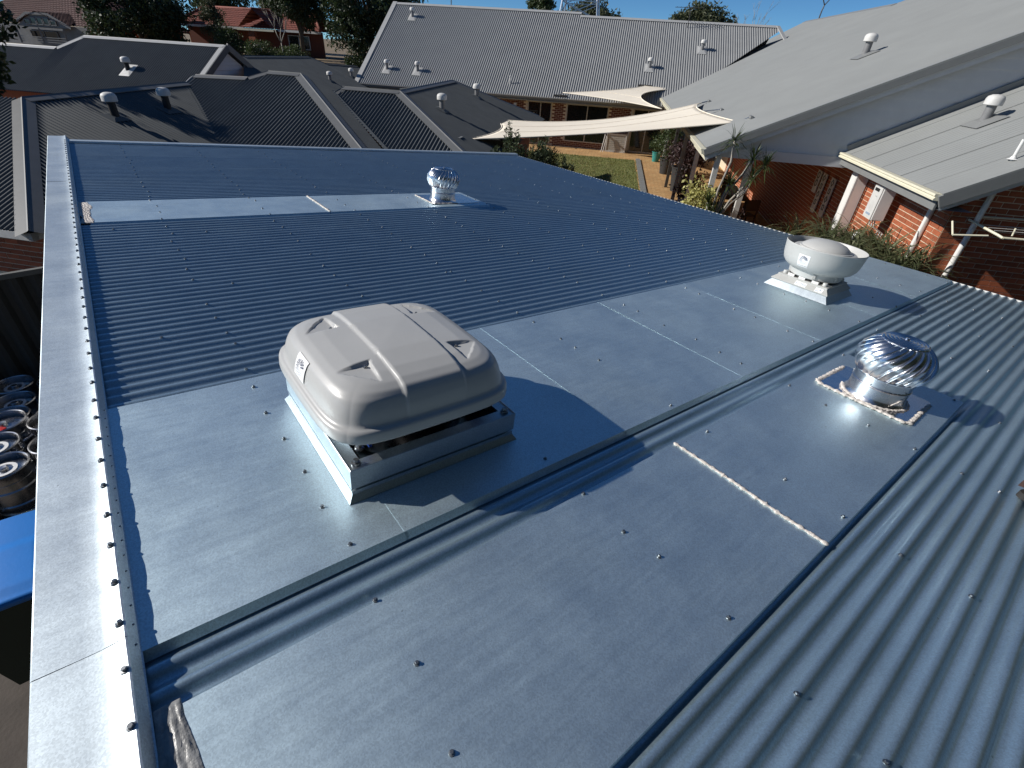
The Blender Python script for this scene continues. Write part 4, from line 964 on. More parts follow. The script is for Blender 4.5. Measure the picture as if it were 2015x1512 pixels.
# folding clothesline on the shaded wall
cl = thing('clothesline', 'cream folding clothesline fixed to the shaded brick wall', 'clothesline', W(8.95, 5.9, -1.8))
def clp(name, pts, r_, m='cream'): return under(MB().tube([W(*q) for q in pts], r_, 8).build(name, m, None, 40), cl)
clp('arm', [(8.93, 5.60, -1.78), (8.35, 5.72, -1.84), (8.30, 5.76, -1.86)], .018); clp('arm', [(8.35, 5.14, -1.90), (8.30, 5.56, -1.85)], .014)
clp('arm', [(8.35, 5.14, -1.90), (8.55, 5.16, -1.75)], .013); clp('frame_tube', [(8.30, 5.76, -1.86), (8.25, 8.0, -1.80)], .018); clp('frame_tube', [(8.93, 5.75, -1.72), (8.9, 8.0, -1.66)], .016)
for x in (8.45, 8.6, 8.75): clp('line', [(x, 5.7, -1.80), (x, 8, -1.74)], .004, 'off_white')
clp('peg', [(8.55, 6.02, -1.76), (8.53, 6.02, -1.87)], .012); clp('peg', [(8.5, 6.28, -1.74), (8.46, 6.30, -1.86)], .012)
# pierced panels
for k_, (e, lo, lab) in enumerate(((14.62, -2.62, 'short pierced white wall panel, leftmost of three'), (14.22, -3.02, 'tall pierced white wall panel, middle of three'), (13.62, -3.0, 'tall pierced white wall panel, right of three'))):
    pz = thing('wall_panel', lab + ' on the shaded porch wall', 'wall panel', W(e, GW - .05, (lo - 2.1) / 2), (0, 0, ROT_E), 'pierced panels on the porch wall')
    h_ = (-2.1 - lo) / 2; MB().box((0, 0, 0), (.135, .012, h_)).build('panel', 'off_white', pz)
    n_ = int(2 * h_ / .19)
    for i in range(n_): MB().lathe([(.055, 0), (.085, 0), (.085, .006), (.055, .006)], 4 if k_ else 12, closed=True).build('motif', 'dark_frame', pz, loc=(0, .013, h_ - .1 - i * .19), rot=(R(-90), R(45 * (i % 2)), 0))

# ------------------------------------------------------------------ shade sails
def sail(label, corners, sags, dips, hard):
    """four-cornered tensioned cloth: sags[i] pulls edge i inwards, dips lower the middle"""
    P = [W(*c) for c in corners]; cen = sum(P, Vector()) / 4
    t = thing('shade_sail', label, 'shade sail', cen, group='cream shade sails over the courtyard')
    def ed(i, u):
        a, b = P[i], P[(i + 1) % 4]; m = a.lerp(b, u); k_ = 4 * u * (1 - u); inw = (cen - (a + b) / 2); inw.z = 0
        return m + inw.normalized() * sags[i] * k_ + Vector((0, 0, dips[i] * k_))
    def f(u, v):
        a, b, c, d = ed(0, u), ed(1, v), ed(2, 1 - u), ed(3, 1 - v)
        s_ = a * (1 - v) + c * v + d * (1 - u) + b * u - (P[0] * (1 - u) * (1 - v) + P[1] * u * (1 - v) + P[2] * u * v + P[3] * (1 - u) * v)
        return s_ - cen
    o = grid('cloth', 40, 24, f, 'sail', t); sm_ = o.modifiers.new('solid', 'SOLIDIFY'); sm_.thickness = .006
    for i in range(4):
        MB().tube([tuple(ed(i, k_ / 24) - cen) for k_ in range(25)], .018, 6).build('edge_webbing', 'sail', t, True)
    for v in (.34, .67): MB().tube([tuple(f(k_ / 30, v) + Vector((0, 0, .006))) for k_ in range(31)], .005, 5).build('seam', 'sail', t, True)
    for p, q in hard:
        p, q = W(*p) - cen, W(*q) - cen; k_ = MB().tube([p, q], .018, 6).build('turnbuckle', 'galv', t)
        MB().box(q, (.14, .03, .03), (EX, GX, Vector((0, 0, 1)))).build('bracket', 'grey_trim', t)
    return t
sail('long cream shade sail stretched from the charcoal roof to the dove-grey veranda roof', [(13.7, -3.75, -1.97), (14.6, 2.98, -1.16), (20.2, 2.75, -1.12), (18.3, -4.2, -1.95)], [.35, .55, .35, .55], [-.10, 0, -.25, 0], [((13.7, -3.75, -1.97), (13.2, -3.85, -1.9)), ((18.3, -4.2, -1.95), (18.5, -4.5, -1.75)), ((14.6, 2.98, -1.16), (14.15, 3.13, -1.0)), ((20.2, 2.75, -1.12), (20.4, 3.0, -1.06)), ((17.4, 2.35, -1.2), (17.3, 2.95, -1.09))])
sail('smaller cream shade sail behind, fixed to the long pale roof', [(28.2, -2.9, -1.58), (24.3, 1.75, -1.68), (30.3, 2.75, -1.15), (30.0, 1.05, -1.12)], [.5, 1.5, .1, .5], [0, 0, 0, 0], [((28.2, -2.9, -1.58), (28.6, -3.1, -1.7)), ((30.3, 2.75, -1.15), (30.7, 3.0, -1.05))])
for e, g in ((30.05, 1.1), (28.95, -3.1)): under(MB().box(W(e, g, fB(e, g) + .06), (.04, .35, .035), (EX, GX, Vector((0, 0, 1)))).build('sail_bracket', 'dark_frame', None), bb_)

# ------------------------------------------------------------------ foliage builders
def leaves(mb, pts, size, rs, up=0.0, asp=0.45):
    n = len(pts); d = rs.normal(size=(n, 3)); d /= np.linalg.norm(d, axis=1)[:, None]; d[:, 2] += up
    d /= np.linalg.norm(d, axis=1)[:, None]
    t_ = rs.normal(size=(n, 3)); s_ = np.cross(d, t_); s_ /= np.linalg.norm(s_, axis=1)[:, None]
    L = size * rs.uniform(.6, 1.3, n)[:, None]; base = len(mb.v)
    quads = np.stack([pts, pts + d * L * .5 + s_ * L * asp * .5, pts + d * L, pts + d * L * .5 - s_ * L * asp * .5], 1).reshape(-1, 3)
    mb.v += [tuple(x) for x in quads.tolist()]; mb.f += [(base + 4 * i, base + 4 * i + 1, base + 4 * i + 2, base + 4 * i + 3) for i in range(n)]
def tree(name, label, base, h, rad, seed, m='leaf_dark', n=14000, size=.16, trunk=.16, low=.25, clumps=60, group=None, cat='tree', flat=1.0):
    """tapered trunk, limbs and a crown of leaf clumps; base is a world point"""
    rs = np.random.default_rng(seed); t = thing(name, label, cat, base, group=group)
    mb = MB(); lean = rs.normal(size=2) * .04 * h
    top = Vector((lean[0], lean[1], h * .72)); mb.tube([(0, 0, -.2), (lean[0] * .3, lean[1] * .3, h * .3), tuple(top)], [trunk, trunk * .75, trunk * .25], 9)
    cz = h * (low + 1) / 2; hz = h * (1 - low) / 2; cen = []
    for i in range(clumps):
        v = rs.normal(size=3); v /= np.linalg.norm(v); r_ = rs.uniform(.35, 1.0) ** .6
        prof_ = 1 - .25 * max(0, v[2])
        cen.append((v[0] * rad * r_ * prof_ + lean[0] * .6, v[1] * rad * r_ * prof_ + lean[1] * .6, cz + v[2] * hz * r_ * flat))
    for c in cen[:max(5, clumps // 4)]:
        z0 = h * rs.uniform(.18, .5); st_ = Vector((lean[0] * z0 / h, lean[1] * z0 / h, z0)); mid = st_.lerp(Vector(c), .55) + Vector((0, 0, .06 * h))
        mb.tube([tuple(st_), tuple(mid), c], [trunk * .4, trunk * .22, trunk * .08], 6)
    mb.build('trunk', 'bark', t, True)
    lb = MB(); k_ = n // clumps; cr = rad * 2.6 / math.sqrt(clumps)
    for c in cen:
        p = rs.normal(size=(k_, 3)); p /= np.linalg.norm(p, axis=1)[:, None]; p *= (rs.uniform(.25, 1.05, k_) ** .5)[:, None] * cr * rs.uniform(.6, 1.25) * np.array([1, 1, .75])
        leaves(lb, p + np.array(c), size, rs)
    lb.build('crown', m, t)
    return t
def ground_pt(e, g): return W(e, g, -4.2 + ground_h(e, g))
# trees on the skyline, left to right
tree('conifer', 'drooping conifer at the far left edge in front of the charcoal roofs', W(10.2, -15.3, -4.2), 6.0, 1.75, 101, 'leaf_conifer', 24000, .17, .2, .30, 80)
tree('broad_tree', 'broad dark tree between the brown tiled house and the red tiled house', ground_pt(40, -37.5), 7.0, 3.6, 102, 'leaf_dark', 26000, .26, .22, .06, 90)
tree('broad_tree', 'dark tree rising beyond the ridge of the brown tiled house', ground_pt(52, -50), 8.5, 3.2, 103, 'leaf_dark', 12000, .32, .25, .2, 60)
tree('broad_tree', 'dark spreading tree behind the red tiled roof near its left end', ground_pt(62, -47), 8.6, 3.4, 104, 'leaf_mid', 12000, .34, .25, .3, 60)
tree('broad_tree', 'dark leafy tree behind the middle of the red tiled roof', ground_pt(60, -37), 8.2, 3.2, 105, 'leaf_mid', 12000, .34, .25, .3, 60)
tree('broad_tree', 'open-crowned dark tree over the right end of the red tiled roof', ground_pt(44, -26.2), 7.2, 2.5, 106, 'leaf_dark', 20000, .24, .2, .30, 60)
tree('broad_tree', 'dense tall tree against the left end of the long pale roof', ground_pt(40, -18.6), 9.5, 2.9, 107, 'leaf_dark', 30000, .24, .3, .05, 100)
tree('broad_tree', 'dark tree standing behind the dense tree at the pale roof end', ground_pt(50, -21), 10, 3.2, 108, 'leaf_dark', 16000, .3, .3, .1, 70)
tree('broad_tree', 'small leafy tree in front of the red tiled house eave', ground_pt(43.5, -33.6), 3.6, .95, 109, 'leaf_grey', 5000, .15, .08, .35, 30)
tree('gum_tree', 'grey-green gum tree behind the lattice pylon', ground_pt(105, -7.5), 11.3, 5.2, 110, 'leaf_grey', 14000, .55, .35, .4, 60)
tree('gum_tree', 'rounded gum tree on the skyline left of the pylon', ground_pt(118, -18.4), 11.2, 2.5, 111, 'leaf_mid', 6000, .5, .3, .5, 40)
tree('gum_tree', 'wide gum tree on the skyline behind the aerial', ground_pt(116, 12.6), 11.8, 6.0, 112, 'leaf_grey', 16000, .6, .35, .45, 60, flat=.9)
# unseen trees added behind the camera to darken surfaces that face it
for k_, (x, y, lab) in enumerate(((-7.5, -6.0, 'added out-of-view shading tree behind the shed at its high end'), (-2.5, -7.0, 'added out-of-view shading tree behind the middle of the shed'), (2.5, -6.6, 'added out-of-view shading tree behind the boot on the roof'), (7.5, -7.2, 'added out-of-view shading tree behind the low eave of the shed'), (12.5, -6.5, 'added out-of-view shading tree beyond the low eave of the shed'))):
    tree('unseen_shade_tree', lab, (x, y, 0), 10.5, 3.6, 160 + k_, 'leaf_dark', 14000, .42, .3, .12, 80)
# garden shrubs below the red tiled house
for k_, (e, g, h_, r_, lab) in enumerate(((42.5, -38.3, 1.6, 1.1, 'low clipped shrub below the left end of the red tiled house'), (42, -31.2, 2.3, 1.25, 'rounded dark shrub beside the pale pillar of the red tiled house'), (42, -28.6, 1.5, 1.2, 'low spreading shrub under the bare tree'), (41, -25.2, 1.5, 1.1, 'small hedge shrub near the sandy bank'))):
    tree('shrub', lab, ground_pt(e, g), h_, r_, 130 + k_, 'leaf_mid', 4500, .14, .05, .02, 30, cat='shrub')
def bare_tree(name, label, base, h, seed, r0_=.05, m='bark', depth=4, spread=.45):
    rs = random.Random(seed); t = thing(name, label, 'tree', base); mb = MB()
    def grow(p, d, L, r_, k_):
        q = p + d * L * .55 + Vector((rs.uniform(-.05, .05) * L, rs.uniform(-.05, .05) * L, 0)); e = p + d * L
        mb.tube([p, q, e], [r_, r_ * .8, r_ * .6], 5)
        if k_ == 0: return
        for _ in range(2 + (k_ > 2)):
            nd = (d + Vector((rs.uniform(-1, 1), rs.uniform(-1, 1), rs.uniform(-.2, .6))) * spread).normalized(); grow(e, nd, L * rs.uniform(.6, .85), r_ * .6, k_ - 1)
    grow(Vector((0, 0, -.1)), Vector((0, 0, 1)), h * .36, r0_, depth); mb.build('branches', m, t, True); return t
bare_tree('bare_tree', 'leafless grey tree in front of the red tiled house', ground_pt(43, -27.4), 3.6, 5, .07, 'pale_bark', 5, .6)
bare_tree('bare_tree', 'pale bare twigs showing above the right end of the long pale roof', W(44, 8.2, -1.0), 4.4, 8, .05, 'pale_bark', 4, .5)
tw = thing('forked_pole', 'thin dark forked branch against the sky above the dove-grey roof', 'branch', W(45, 12.4, 1.8))
MB().tube([(0, 0, 0), tuple(GX * .1 + Vector((0, 0, 1.6))), tuple(GX * .15 + Vector((0, 0, 1.9)))], [.05, .045, .04], 6).build('stem', 'dark_frame', tw)
MB().tube([tuple(GX * .15 + Vector((0, 0, 1.9))), tuple(GX * -.3 + Vector((0, 0, 2.6)))], [.035, .025], 6).build('fork', 'dark_frame', tw)
MB().tube([tuple(GX * .15 + Vector((0, 0, 1.9))), tuple(GX * .6 + Vector((0, 0, 2.55)))], [.035, .025], 6).build('fork', 'dark_frame', tw)

# ------------------------------------------------------------------ red tiled house
def tile_mat(name, col):
    return mat(name, col, .8, 0, .28, 3.0, detail=8)
M['red_tile'] = tile_mat('red_roof_tile', (0.20, 0.055, 0.035)); M['brown_tile'] = tile_mat('brown_roof_tile', (0.085, 0.035, 0.028))
def tiled_face(name, poly, zf, down, m, parent, course=.33, pit=.30, amp=.03):
    """lapped tile courses: a stepped, waved sheet over a plan polygon"""
    vi, ui = (0, 1) if down == 'e' else (1, 0); vs = [q[vi] for q in poly]; v0, v1 = min(vs), max(vs); nr = max(1, int((v1 - v0) / course)); mb = MB()
    hi = zf(*[(v1 if i == vi else poly[0][ui]) for i in range(2)]) > zf(*[(v0 if i == vi else poly[0][ui]) for i in range(2)])
    for r_ in range(nr):
        a, b = v0 + (v1 - v0) * r_ / nr, v0 + (v1 - v0) * (r_ + 1) / nr; rng_ = []
        for v in (a, b):
            v = min(max(v, v0 + 1e-4), v1 - 1e-4); us = []
            for k_ in range(len(poly)):
                p, q = poly[k_], poly[(k_ + 1) % len(poly)]
                if (p[vi] - v) * (q[vi] - v) <= 0 and p[vi] != q[vi]: us.append(p[ui] + (q[ui] - p[ui]) * (v - p[vi]) / (q[vi] - p[vi]))
            rng_.append((min(us), max(us)) if len(us) > 1 else None)
        if None in rng_: continue
        n = max(2, int((rng_[0][1] - rng_[0][0]) / pit * 4)); base = len(mb.v)
        for i in range(n + 1):
            t_ = i / n
            for (lo_, hi_), v, st_ in ((rng_[0], a, (.05 if hi else 0)), (rng_[1], b, (0 if hi else .05))):
                u = lo_ + (hi_ - lo_) * t_; e, g = (v, u) if down == 'e' else (u, v)
                off = amp * abs(math.sin(math.pi * u / pit)) + st_; mb.v.append(tuple(W(e, g, zf(e, g) + off)))
        for i in range(n): mb.f.append((base + 2 * i, base + 2 * i + 2, base + 2 * i + 3, base + 2 * i + 1))
        if True:                                                 # riser at the lower edge of the course
            j_ = 0 if hi else 1; n2 = len(mb.v)
            for i in range(n + 1): x = mb.v[base + 2 * i + j_]; mb.v.append((x[0], x[1], x[2] - .07))
            for i in range(n): mb.f.append((base + 2 * i + j_, base + 2 * i + 2 + j_, n2 + i + 1, n2 + i))
    o = mb.build(name, m, parent); return o
rh = thing('red_tiled_house', 'red brick house with sunlit red tiled hip roof and chimney on the rise', 'house', ground_pt(49, -33))
def rp(o): return under(o, rh)
fr1 = lambda e, g: .45 + .40 * (e - 46)
rp(tiled_face('roof_face', [(46, -39.3), (46, -25.5), (49.3, -27.8), (49.3, -38.4)], fr1, 'e', 'red_tile', None))
rp(tiled_face('roof_face', [(49.3, -38.4), (49.3, -27.8), (52.5, -25.5), (52.5, -41)], lambda e, g: fr1(49.3, 0) - .4 * (e - 49.3), 'e', 'red_tile', None))
rp(tiled_face('roof_face', [(46, -39.3), (52.5, -39.3), (49.3, -38.4)], lambda e, g: .45 + 1.45 * (g + 39.3), 'g', 'red_tile', None, .22))
rp(tiled_face('roof_face', [(45.2, -32.6), (49.2, -30.9), (45.2, -31.0)], lambda e, g: .38 + .9 * (g + 32.6) * .9, 'g', 'red_tile', None, .25))
rp(tiled_face('roof_face', [(45.2, -31.05), (49.2, -30.9), (45.2, -29.4)], lambda e, g: .38 - .9 * (g + 29.4) * .9, 'g', 'red_tile', None, .25))
for A, B in (((46, -39.3, .45), (49.3, -38.4, 1.8)), ((49.3, -38.4, 1.77), (49.3, -27.8, 1.77)), ((49.3, -27.8, 1.77), (46, -25.5, .45)), ((45.2, -31.03, 1.66), (49.2, -30.9, 1.7))):
    rp(MB().tube([W(A[0], A[1], A[2] + .05), W(B[0], B[1], B[2] + .05)], .11, 8).build('ridge_tiles', 'red_tile', None, True))
rp(wall('brick_wall', (47.1, -39), (47.1, -26), CZ - 1.6, CZ + .42, 'shade_brick', None)); rp(wall('brick_wall', (52, -39), (47.1, -39), CZ - 1.6, CZ + .42, 'brick', None))
rp(MB().bar(W(46, -39.3, .36), W(46, -32.6, .36), .1, .16).build('gutter', 'off_white', None)); rp(MB().bar(W(46, -29.4, .36), W(46, -25.5, .36), .1, .16).build('gutter', 'off_white', None))
rp(MB().bar(W(45.2, -32.7, .30), W(45.2, -29.3, .30), .1, .14).build('gutter', 'cream', None))
ch = rp(MB().box(W(45.7, -39.5, .55), (.32, .38, 1.75), (EX, GX, Vector((0, 0, 1)))).build('chimney', 'brick', None))
rp(MB().box(W(45.6, -39.5, -1.0), (.40, .62, .65), (EX, GX, Vector((0, 0, 1)))).build('chimney_base', 'brick', None))
rp(MB().box(W(45.4, -31.5, -.35), (.14, .3, .6), (EX, GX, Vector((0, 0, 1)))).build('porch_pillar', 'brick', None))
rp(MB().box(W(45.3, -31.35, -1.0), (.2, .36, .28), (EX, GX, Vector((0, 0, 1)))).build('pillar_base', 'white', None))
window(47.02, -36.5, -34.0, -.9, .1, rh, (-35.25,)); window(47.02, -29.2, -27.2, -.9, .1, rh, (-28.2,), 'off_white')
rp(MB().tube([W(47.6, -31.9, 1.0), W(47.6, -31.7, 1.22), W(47.6, -31.45, 1.25)], .05, 8).build('roof_cowl', 'white', None, True))
rp(MB().quad(W(46, -39, .28), W(47.1, -39, .28), W(47.1, -26, .28), W(46, -26, .28)).build('soffit', 'off_white', None))

# ------------------------------------------------------------------ brown tiled house, far left
lh = thing('brown_tiled_house', 'older house with brown tiled roof and windowed gable at the far left', 'house', ground_pt(45, -47))
def lp(o): return under(o, lh)
fl1 = lambda e, g: -.25 + .42 * (e - 41.2)
lp(tiled_face('roof_face', [(41.2, -55), (41.2, -42.0), (46.5, -47.3), (46.5, -55)], fl1, 'e', 'brown_tile', None))
lp(tiled_face('roof_face', [(41.2, -42.0), (52, -42.0), (46.6, -47.3)], lambda e, g: -.25 - .42 * (g + 42.0), 'g', 'brown_tile', None))
lp(tiled_face('roof_face', [(46.5, -55), (46.5, -47.3), (52, -42), (52, -55)], lambda e, g: fl1(46.5, 0) - .42 * (e - 46.5), 'e', 'brown_tile', None))
lp(MB().tube([W(41.2, -42.0, -.18), W(46.6, -47.3, 2.05)], .12, 8).build('ridge_tiles', 'brown_tile', None, True)); lp(MB().tube([W(46.6, -47.3, 2.05), W(46.6, -55, 2.05)], .12, 8).build('ridge_tiles', 'brown_tile', None, True))
lp(tiled_face('roof_face', [(40.2, -49.6), (44.5, -46.8), (40.2, -46.8)], lambda e, g: -.35 + .33 * (g + 49.6), 'g', 'brown_tile', None, .25)); lp(tiled_face('roof_face', [(40.2, -46.8), (44.5, -46.8), (40.2, -44.0)], lambda e, g: -.35 - .33 * (g + 44.0), 'g', 'brown_tile', None, .25))
ax = (EX, GX, Vector((0, 0, 1)))
lp(MB().add([W(40.4, -49.3, -.45), W(40.4, -44.3, -.45), W(40.4, -45.9, .4), W(40.4, -47.7, .4), W(40.6, -49.3, -.45), W(40.6, -44.3, -.45)], ((0, 1, 2, 3), (0, 4, 5, 1))).build('gable_wall', 'shade_paint', None))
for k_ in range(5): window(40.36, -48.35 + k_ * .62, -47.8 + k_ * .62, -.32, .16 if k_ in (1, 2, 3) else .02, lh, (), 'shade_paint')
for A, B in (((40.25, -49.6, -.42), (40.25, -47.8, .42)), ((40.25, -47.8, .42), (40.25, -45.8, .42)), ((40.25, -45.8, .42), (40.25, -44.0, -.42))): lp(MB().bar(W(*A), W(*B), .06, .16).build('barge_board', 'shade_paint', None))
lp(wall('wall', (40.8, -54), (40.8, -43), CZ - 1.7, CZ - .3, 'shade_paint', None)); lp(wall('wall', (40.8, -43), (51, -43), CZ - 1.7, CZ - .3, 'brick', None))
window(40.75, -48.6, -46.0, -1.25, -.7, lh, (-47.3,), 'shade_paint')
lp(MB().bar(W(40.0, -49, -.55), W(40.0, -44.5, -.55), .1, .14).build('veranda_beam', 'shade_paint', None))
for g in (-49, -46.8, -44.5): lp(MB().bar(W(40.0, g, -1.6), W(40.0, g, -.5), .12, .12).build('veranda_post', 'shade_paint', None))
for k_ in range(3): lp(MB().bar(W(40.0, -49, -1.45 + .16 * k_), W(40.0, -44.5, -1.45 + .16 * k_), .04, .05).build('veranda_rail', 'shade_paint', None))
sh = thing('pale_shed_roof', 'pale metal roof glimpsed behind the brown tiled house', 'shed', ground_pt(56, -51))
under(MB().add([W(54, -55.5, .55), W(54, -51.5, .55), W(58, -52.5, 1.45), W(58, -55.5, 1.45), W(54, -55.5, .45), W(54, -51.5, .45), W(58, -52.5, 1.35), W(58, -55.5, 1.35)], ((0, 1, 2, 3), (7, 6, 5, 4), (0, 4, 5, 1), (1, 5, 6, 2), (2, 6, 7, 3), (3, 7, 4, 0))).build('roof', 'light_roof', None), sh)
under(MB().box(W(56, -53.6, -.55), (1.8, 1.8, .95), ax).build('wall', 'off_white', None), sh)

# ------------------------------------------------------------------ lattice pylon and street lamp
py = thing('lattice_pylon', 'grey steel lattice pylon rising behind the long pale roof', 'pylon', ground_pt(90, -7.9))
HP = 26.0; legs = []
def hwid(z): return 3.3 * (1 - z / HP) + .5
for sx in (-1, 1):
    for sy in (-1, 1):
        MB().bar(EX * sx * hwid(0) + GX * sy * hwid(0), EX * sx * hwid(HP) + GX * sy * hwid(HP) + Vector((0, 0, HP)), .17).build('leg', 'galv', py)
zz = [0, 3.2, 6.0, 8.4, 10.4, 12.2, 14, 16, 18, 20, 22, 24, 26]
for z0, z1 in zip(zz, zz[1:]):
    for k_ in range(4):
        d1, d2 = ((-1, -1), (1, -1), (1, 1), (-1, 1))[k_], ((1, -1), (1, 1), (-1, 1), (-1, -1))[k_]
        c = lambda d, z: EX * d[0] * hwid(z) + GX * d[1] * hwid(z) + Vector((0, 0, z))
        MB().bar(c(d1, z0), c(d2, z1), .10).build('brace', 'galv', py); MB().bar(c(d2, z0), c(d1, z1), .10).build('brace', 'galv', py); MB().bar(c(d1, z1), c(d2, z1), .09).build('brace', 'galv', py)
sl_ = thing('street_lamp', 'small street lamp with curved arm peeking above the long pale roof', 'street lamp', ground_pt(88, -27.0))
MB().tube([(0, 0, 0), (0, 0, 8.6), tuple(GX * -.25 + Vector((0, 0, 9.2))), tuple(GX * -.8 + Vector((0, 0, 9.5))), tuple(GX * -1.2 + Vector((0, 0, 9.55)))], [.1, .07, .06, .05, .05], 8).build('pole', 'grey_trim', sl_, True)
MB().lathe([(.0001, .08), (.2, .06), (.3, -.02), (.22, -.10), (.0001, -.13)], 12).build('lamp_head', 'dark_frame', sl_, True, loc=tuple(GX * -1.4 + Vector((0, 0, 9.45))))

# ------------------------------------------------------------------ courtyard plants and furniture
def spiky_bush(label, e, g, r_, h_, n, seed):
    rs = random.Random(seed); t = thing('rosemary_bush', label, 'shrub', W(e, g, -4.2)); st_ = MB(); lf = MB(); nr = np.random.default_rng(seed)
    for i in range(n):
        a, d = rs.uniform(0, 6.28), r_ * math.sqrt(rs.random()); x, y = d * math.cos(a), d * math.sin(a); hh = h_ * rs.uniform(.62, 1.0) * (1 - .35 * (d / r_) ** 2)
        tip = (x * 1.12 + rs.uniform(-.08, .08), y * 1.12 + rs.uniform(-.08, .08), hh); st_.tube([(x * .5, y * .5, 0), (x, y, hh * .5), tip], [.012, .009, .004], 4)
        m_ = 120; ts_ = nr.uniform(.35, 1.0, m_)[:, None]; p0 = np.array([x, y, hh * .35]); pts = p0 + (np.array(tip) - p0) * ts_ + nr.normal(size=(m_, 3)) * .012
        leaves(lf, pts, .085, nr, .5, .28)
    st_.build('stems', 'bark', t); lf.build('foliage', 'leaf_rosemary', t)
spiky_bush('upright rosemary bush at the shed corner, in front of the long sail', 13.3, -2.62, .55, 2.80, 130, 1)
spiky_bush('upright rosemary bush beside the lawn, right of the first one', 13.6, -1.85, .52, 2.62, 130, 2)
spiky_bush('low trailing rosemary at the lawn edge by the shed gutter', 13.9, -1.25, .45, 2.15, 90, 3)
tree('shrub', 'small rounded dark shrub between the rosemary and the paving', W(20.5, -2.6, -4.2), 1.15, .7, 140, 'leaf_dark', 4000, .08, .04, .02, 24, cat='shrub')
def pot_plant(label, e, g, potc, r_, ph_, leafm, lh_, lr, seed, n=2500, size=.09, cat='potted plant'):
    t = thing('potted_plant', label, cat, W(e, g, -4.196)); MB().lathe([(.0001, 0), (r_ * .72, 0), (r_, ph_), (r_ * 1.06, ph_), (r_ * 1.06, ph_ + .03), (r_ * .92, ph_ + .03), (r_ * .9, ph_ - .04), (.0001, ph_ - .05)], 24).build('pot', potc, t, 40)
    rs = np.random.default_rng(seed); lb = MB(); sb = MB()
    for i in range(16):
        v = rs.normal(size=3); v /= np.linalg.norm(v); c = np.array([v[0] * lr * .7, v[1] * lr * .7, ph_ + lh_ * (.5 + .4 * v[2])]); sb.tube([(0, 0, ph_ - .05), tuple(c * np.array([.4, .4, .8])), tuple(c)], [.012, .008, .004], 4)
        leaves(lb, c + rs.normal(size=(n // 16, 3)) * lr * .24, size, rs, .2)
    sb.build('stems', 'bark', t); lb.build('foliage', leafm, t); return t
pot_plant('leafy plant in a teal glazed pot beyond the lawn corner', 27.4, 2.15, 'teal', .22, .42, 'leaf_mid', 1.1, .4, 1)
pot_plant('bushy plant in a dark pot on the paving beside a veranda post', 24.4, 2.45, 'terracotta', .34, .6, 'leaf_mid', 1.5, .65, 2, 3500)
pot_plant('dull purple leaved plant in a dark pot nearest the lawn edging', 21.0, 2.72, 'terracotta', .40, .85, 'leaf_purple', .75, .75, 3, 2000, .13)
pot_plant('plant in a pale pot under the veranda corner', 16.6, 2.55, 'off_white', .34, .7, 'leaf_purple', .5, .45, 4, 1200)
def dracaena():
    t = thing('dracaena', 'tall bare-stemmed dracaena with spiky tufts at the veranda corner', 'plant', W(12.0, 2.42, -4.2)); st_ = MB(); rs = random.Random(4)
    heads = [((12.0, 2.47, -1.30), [(12, 2.40, -3.2), (12.0, 2.42, -2.3), (12, 2.52, -1.7)]), ((12.1, 2.97, -1.62), [(12, 2.5, -3.0), (12.05, 2.62, -2.35), (12.1, 2.85, -1.95)]), ((12.0, 3.22, -1.72), [(12, 2.55, -2.95), (12, 2.75, -2.55), (12, 2.98, -2.3), (12, 3.08, -1.95)]), ((12.0, 3.05, -1.98), [(12, 2.55, -2.95), (12, 2.72, -2.5), (12, 2.92, -2.2)]), ((12.05, 2.62, -2.15), [(12, 2.45, -3.0), (12.02, 2.52, -2.6)]), ((11.95, 2.36, -2.75), [(12, 2.4, -3.3)]), ((12.1, 2.6, -2.85), [(12, 2.45, -3.4)]), ((11.9, 2.25, -2.55), [(12, 2.38, -3.2)])]
    base = W(12, 2.42, -4.2); lf = MB()
    for hd, path in heads:
        pts = [Vector((0, 0, 0))] + [W(*q) - base for q in path] + [W(*hd) - base]; st_.tube(pts, [.035] + [.026] * len(path) + [.020], 7)
        for i in range(46):
            a = rs.uniform(0, 6.28); el = rs.uniform(-.5, 1.35); d = Vector((math.cos(a) * math.cos(el), math.sin(a) * math.cos(el), math.sin(el))); L = rs.uniform(.28, .46); s_ = d.cross(Vector((0, 0, 1))).normalized() * .013
            p0 = pts[-1] + Vector((0, 0, rs.uniform(-.08, .04))); p1 = p0 + d * L * .55; p2 = p0 + d * L + Vector((0, 0, -.10 * L - .05 * (1 - abs(d.z))))
            lf.add((p0 - s_ * .6, p0 + s_ * .6, p1 + s_, p1 - s_, p2), ((0, 1, 2, 3), (3, 2, 4)))
    st_.build('stems', 'pale_bark', t, True); lf.build('leaf_tufts', 'leaf_mid', t)
dracaena()
t = thing('variegated_shrub', 'bright yellow variegated shrub at the shed gutter beside the dracaena', 'shrub', W(12.35, 2.12, -4.2)); rs = np.random.default_rng(6); lb = MB(); sb = MB()
for i in range(46):
    z = rs.uniform(.7, 1.95); r_ = .34 * (1 - .35 * (z - .7) / 1.25); a = rs.uniform(0, 6.28); c = np.array([r_ * math.cos(a), r_ * math.sin(a), z]); sb.tube([(0, 0, 0), tuple(c * np.array([.5, .5, .6])), tuple(c)], [.01, .007, .004], 4); leaves(lb, c + rs.normal(size=(34, 3)) * .085, .085, rs, .2, .6)
sb.build('stems', 'bark', t); lb.build('foliage', 'leaf_yellow', t)
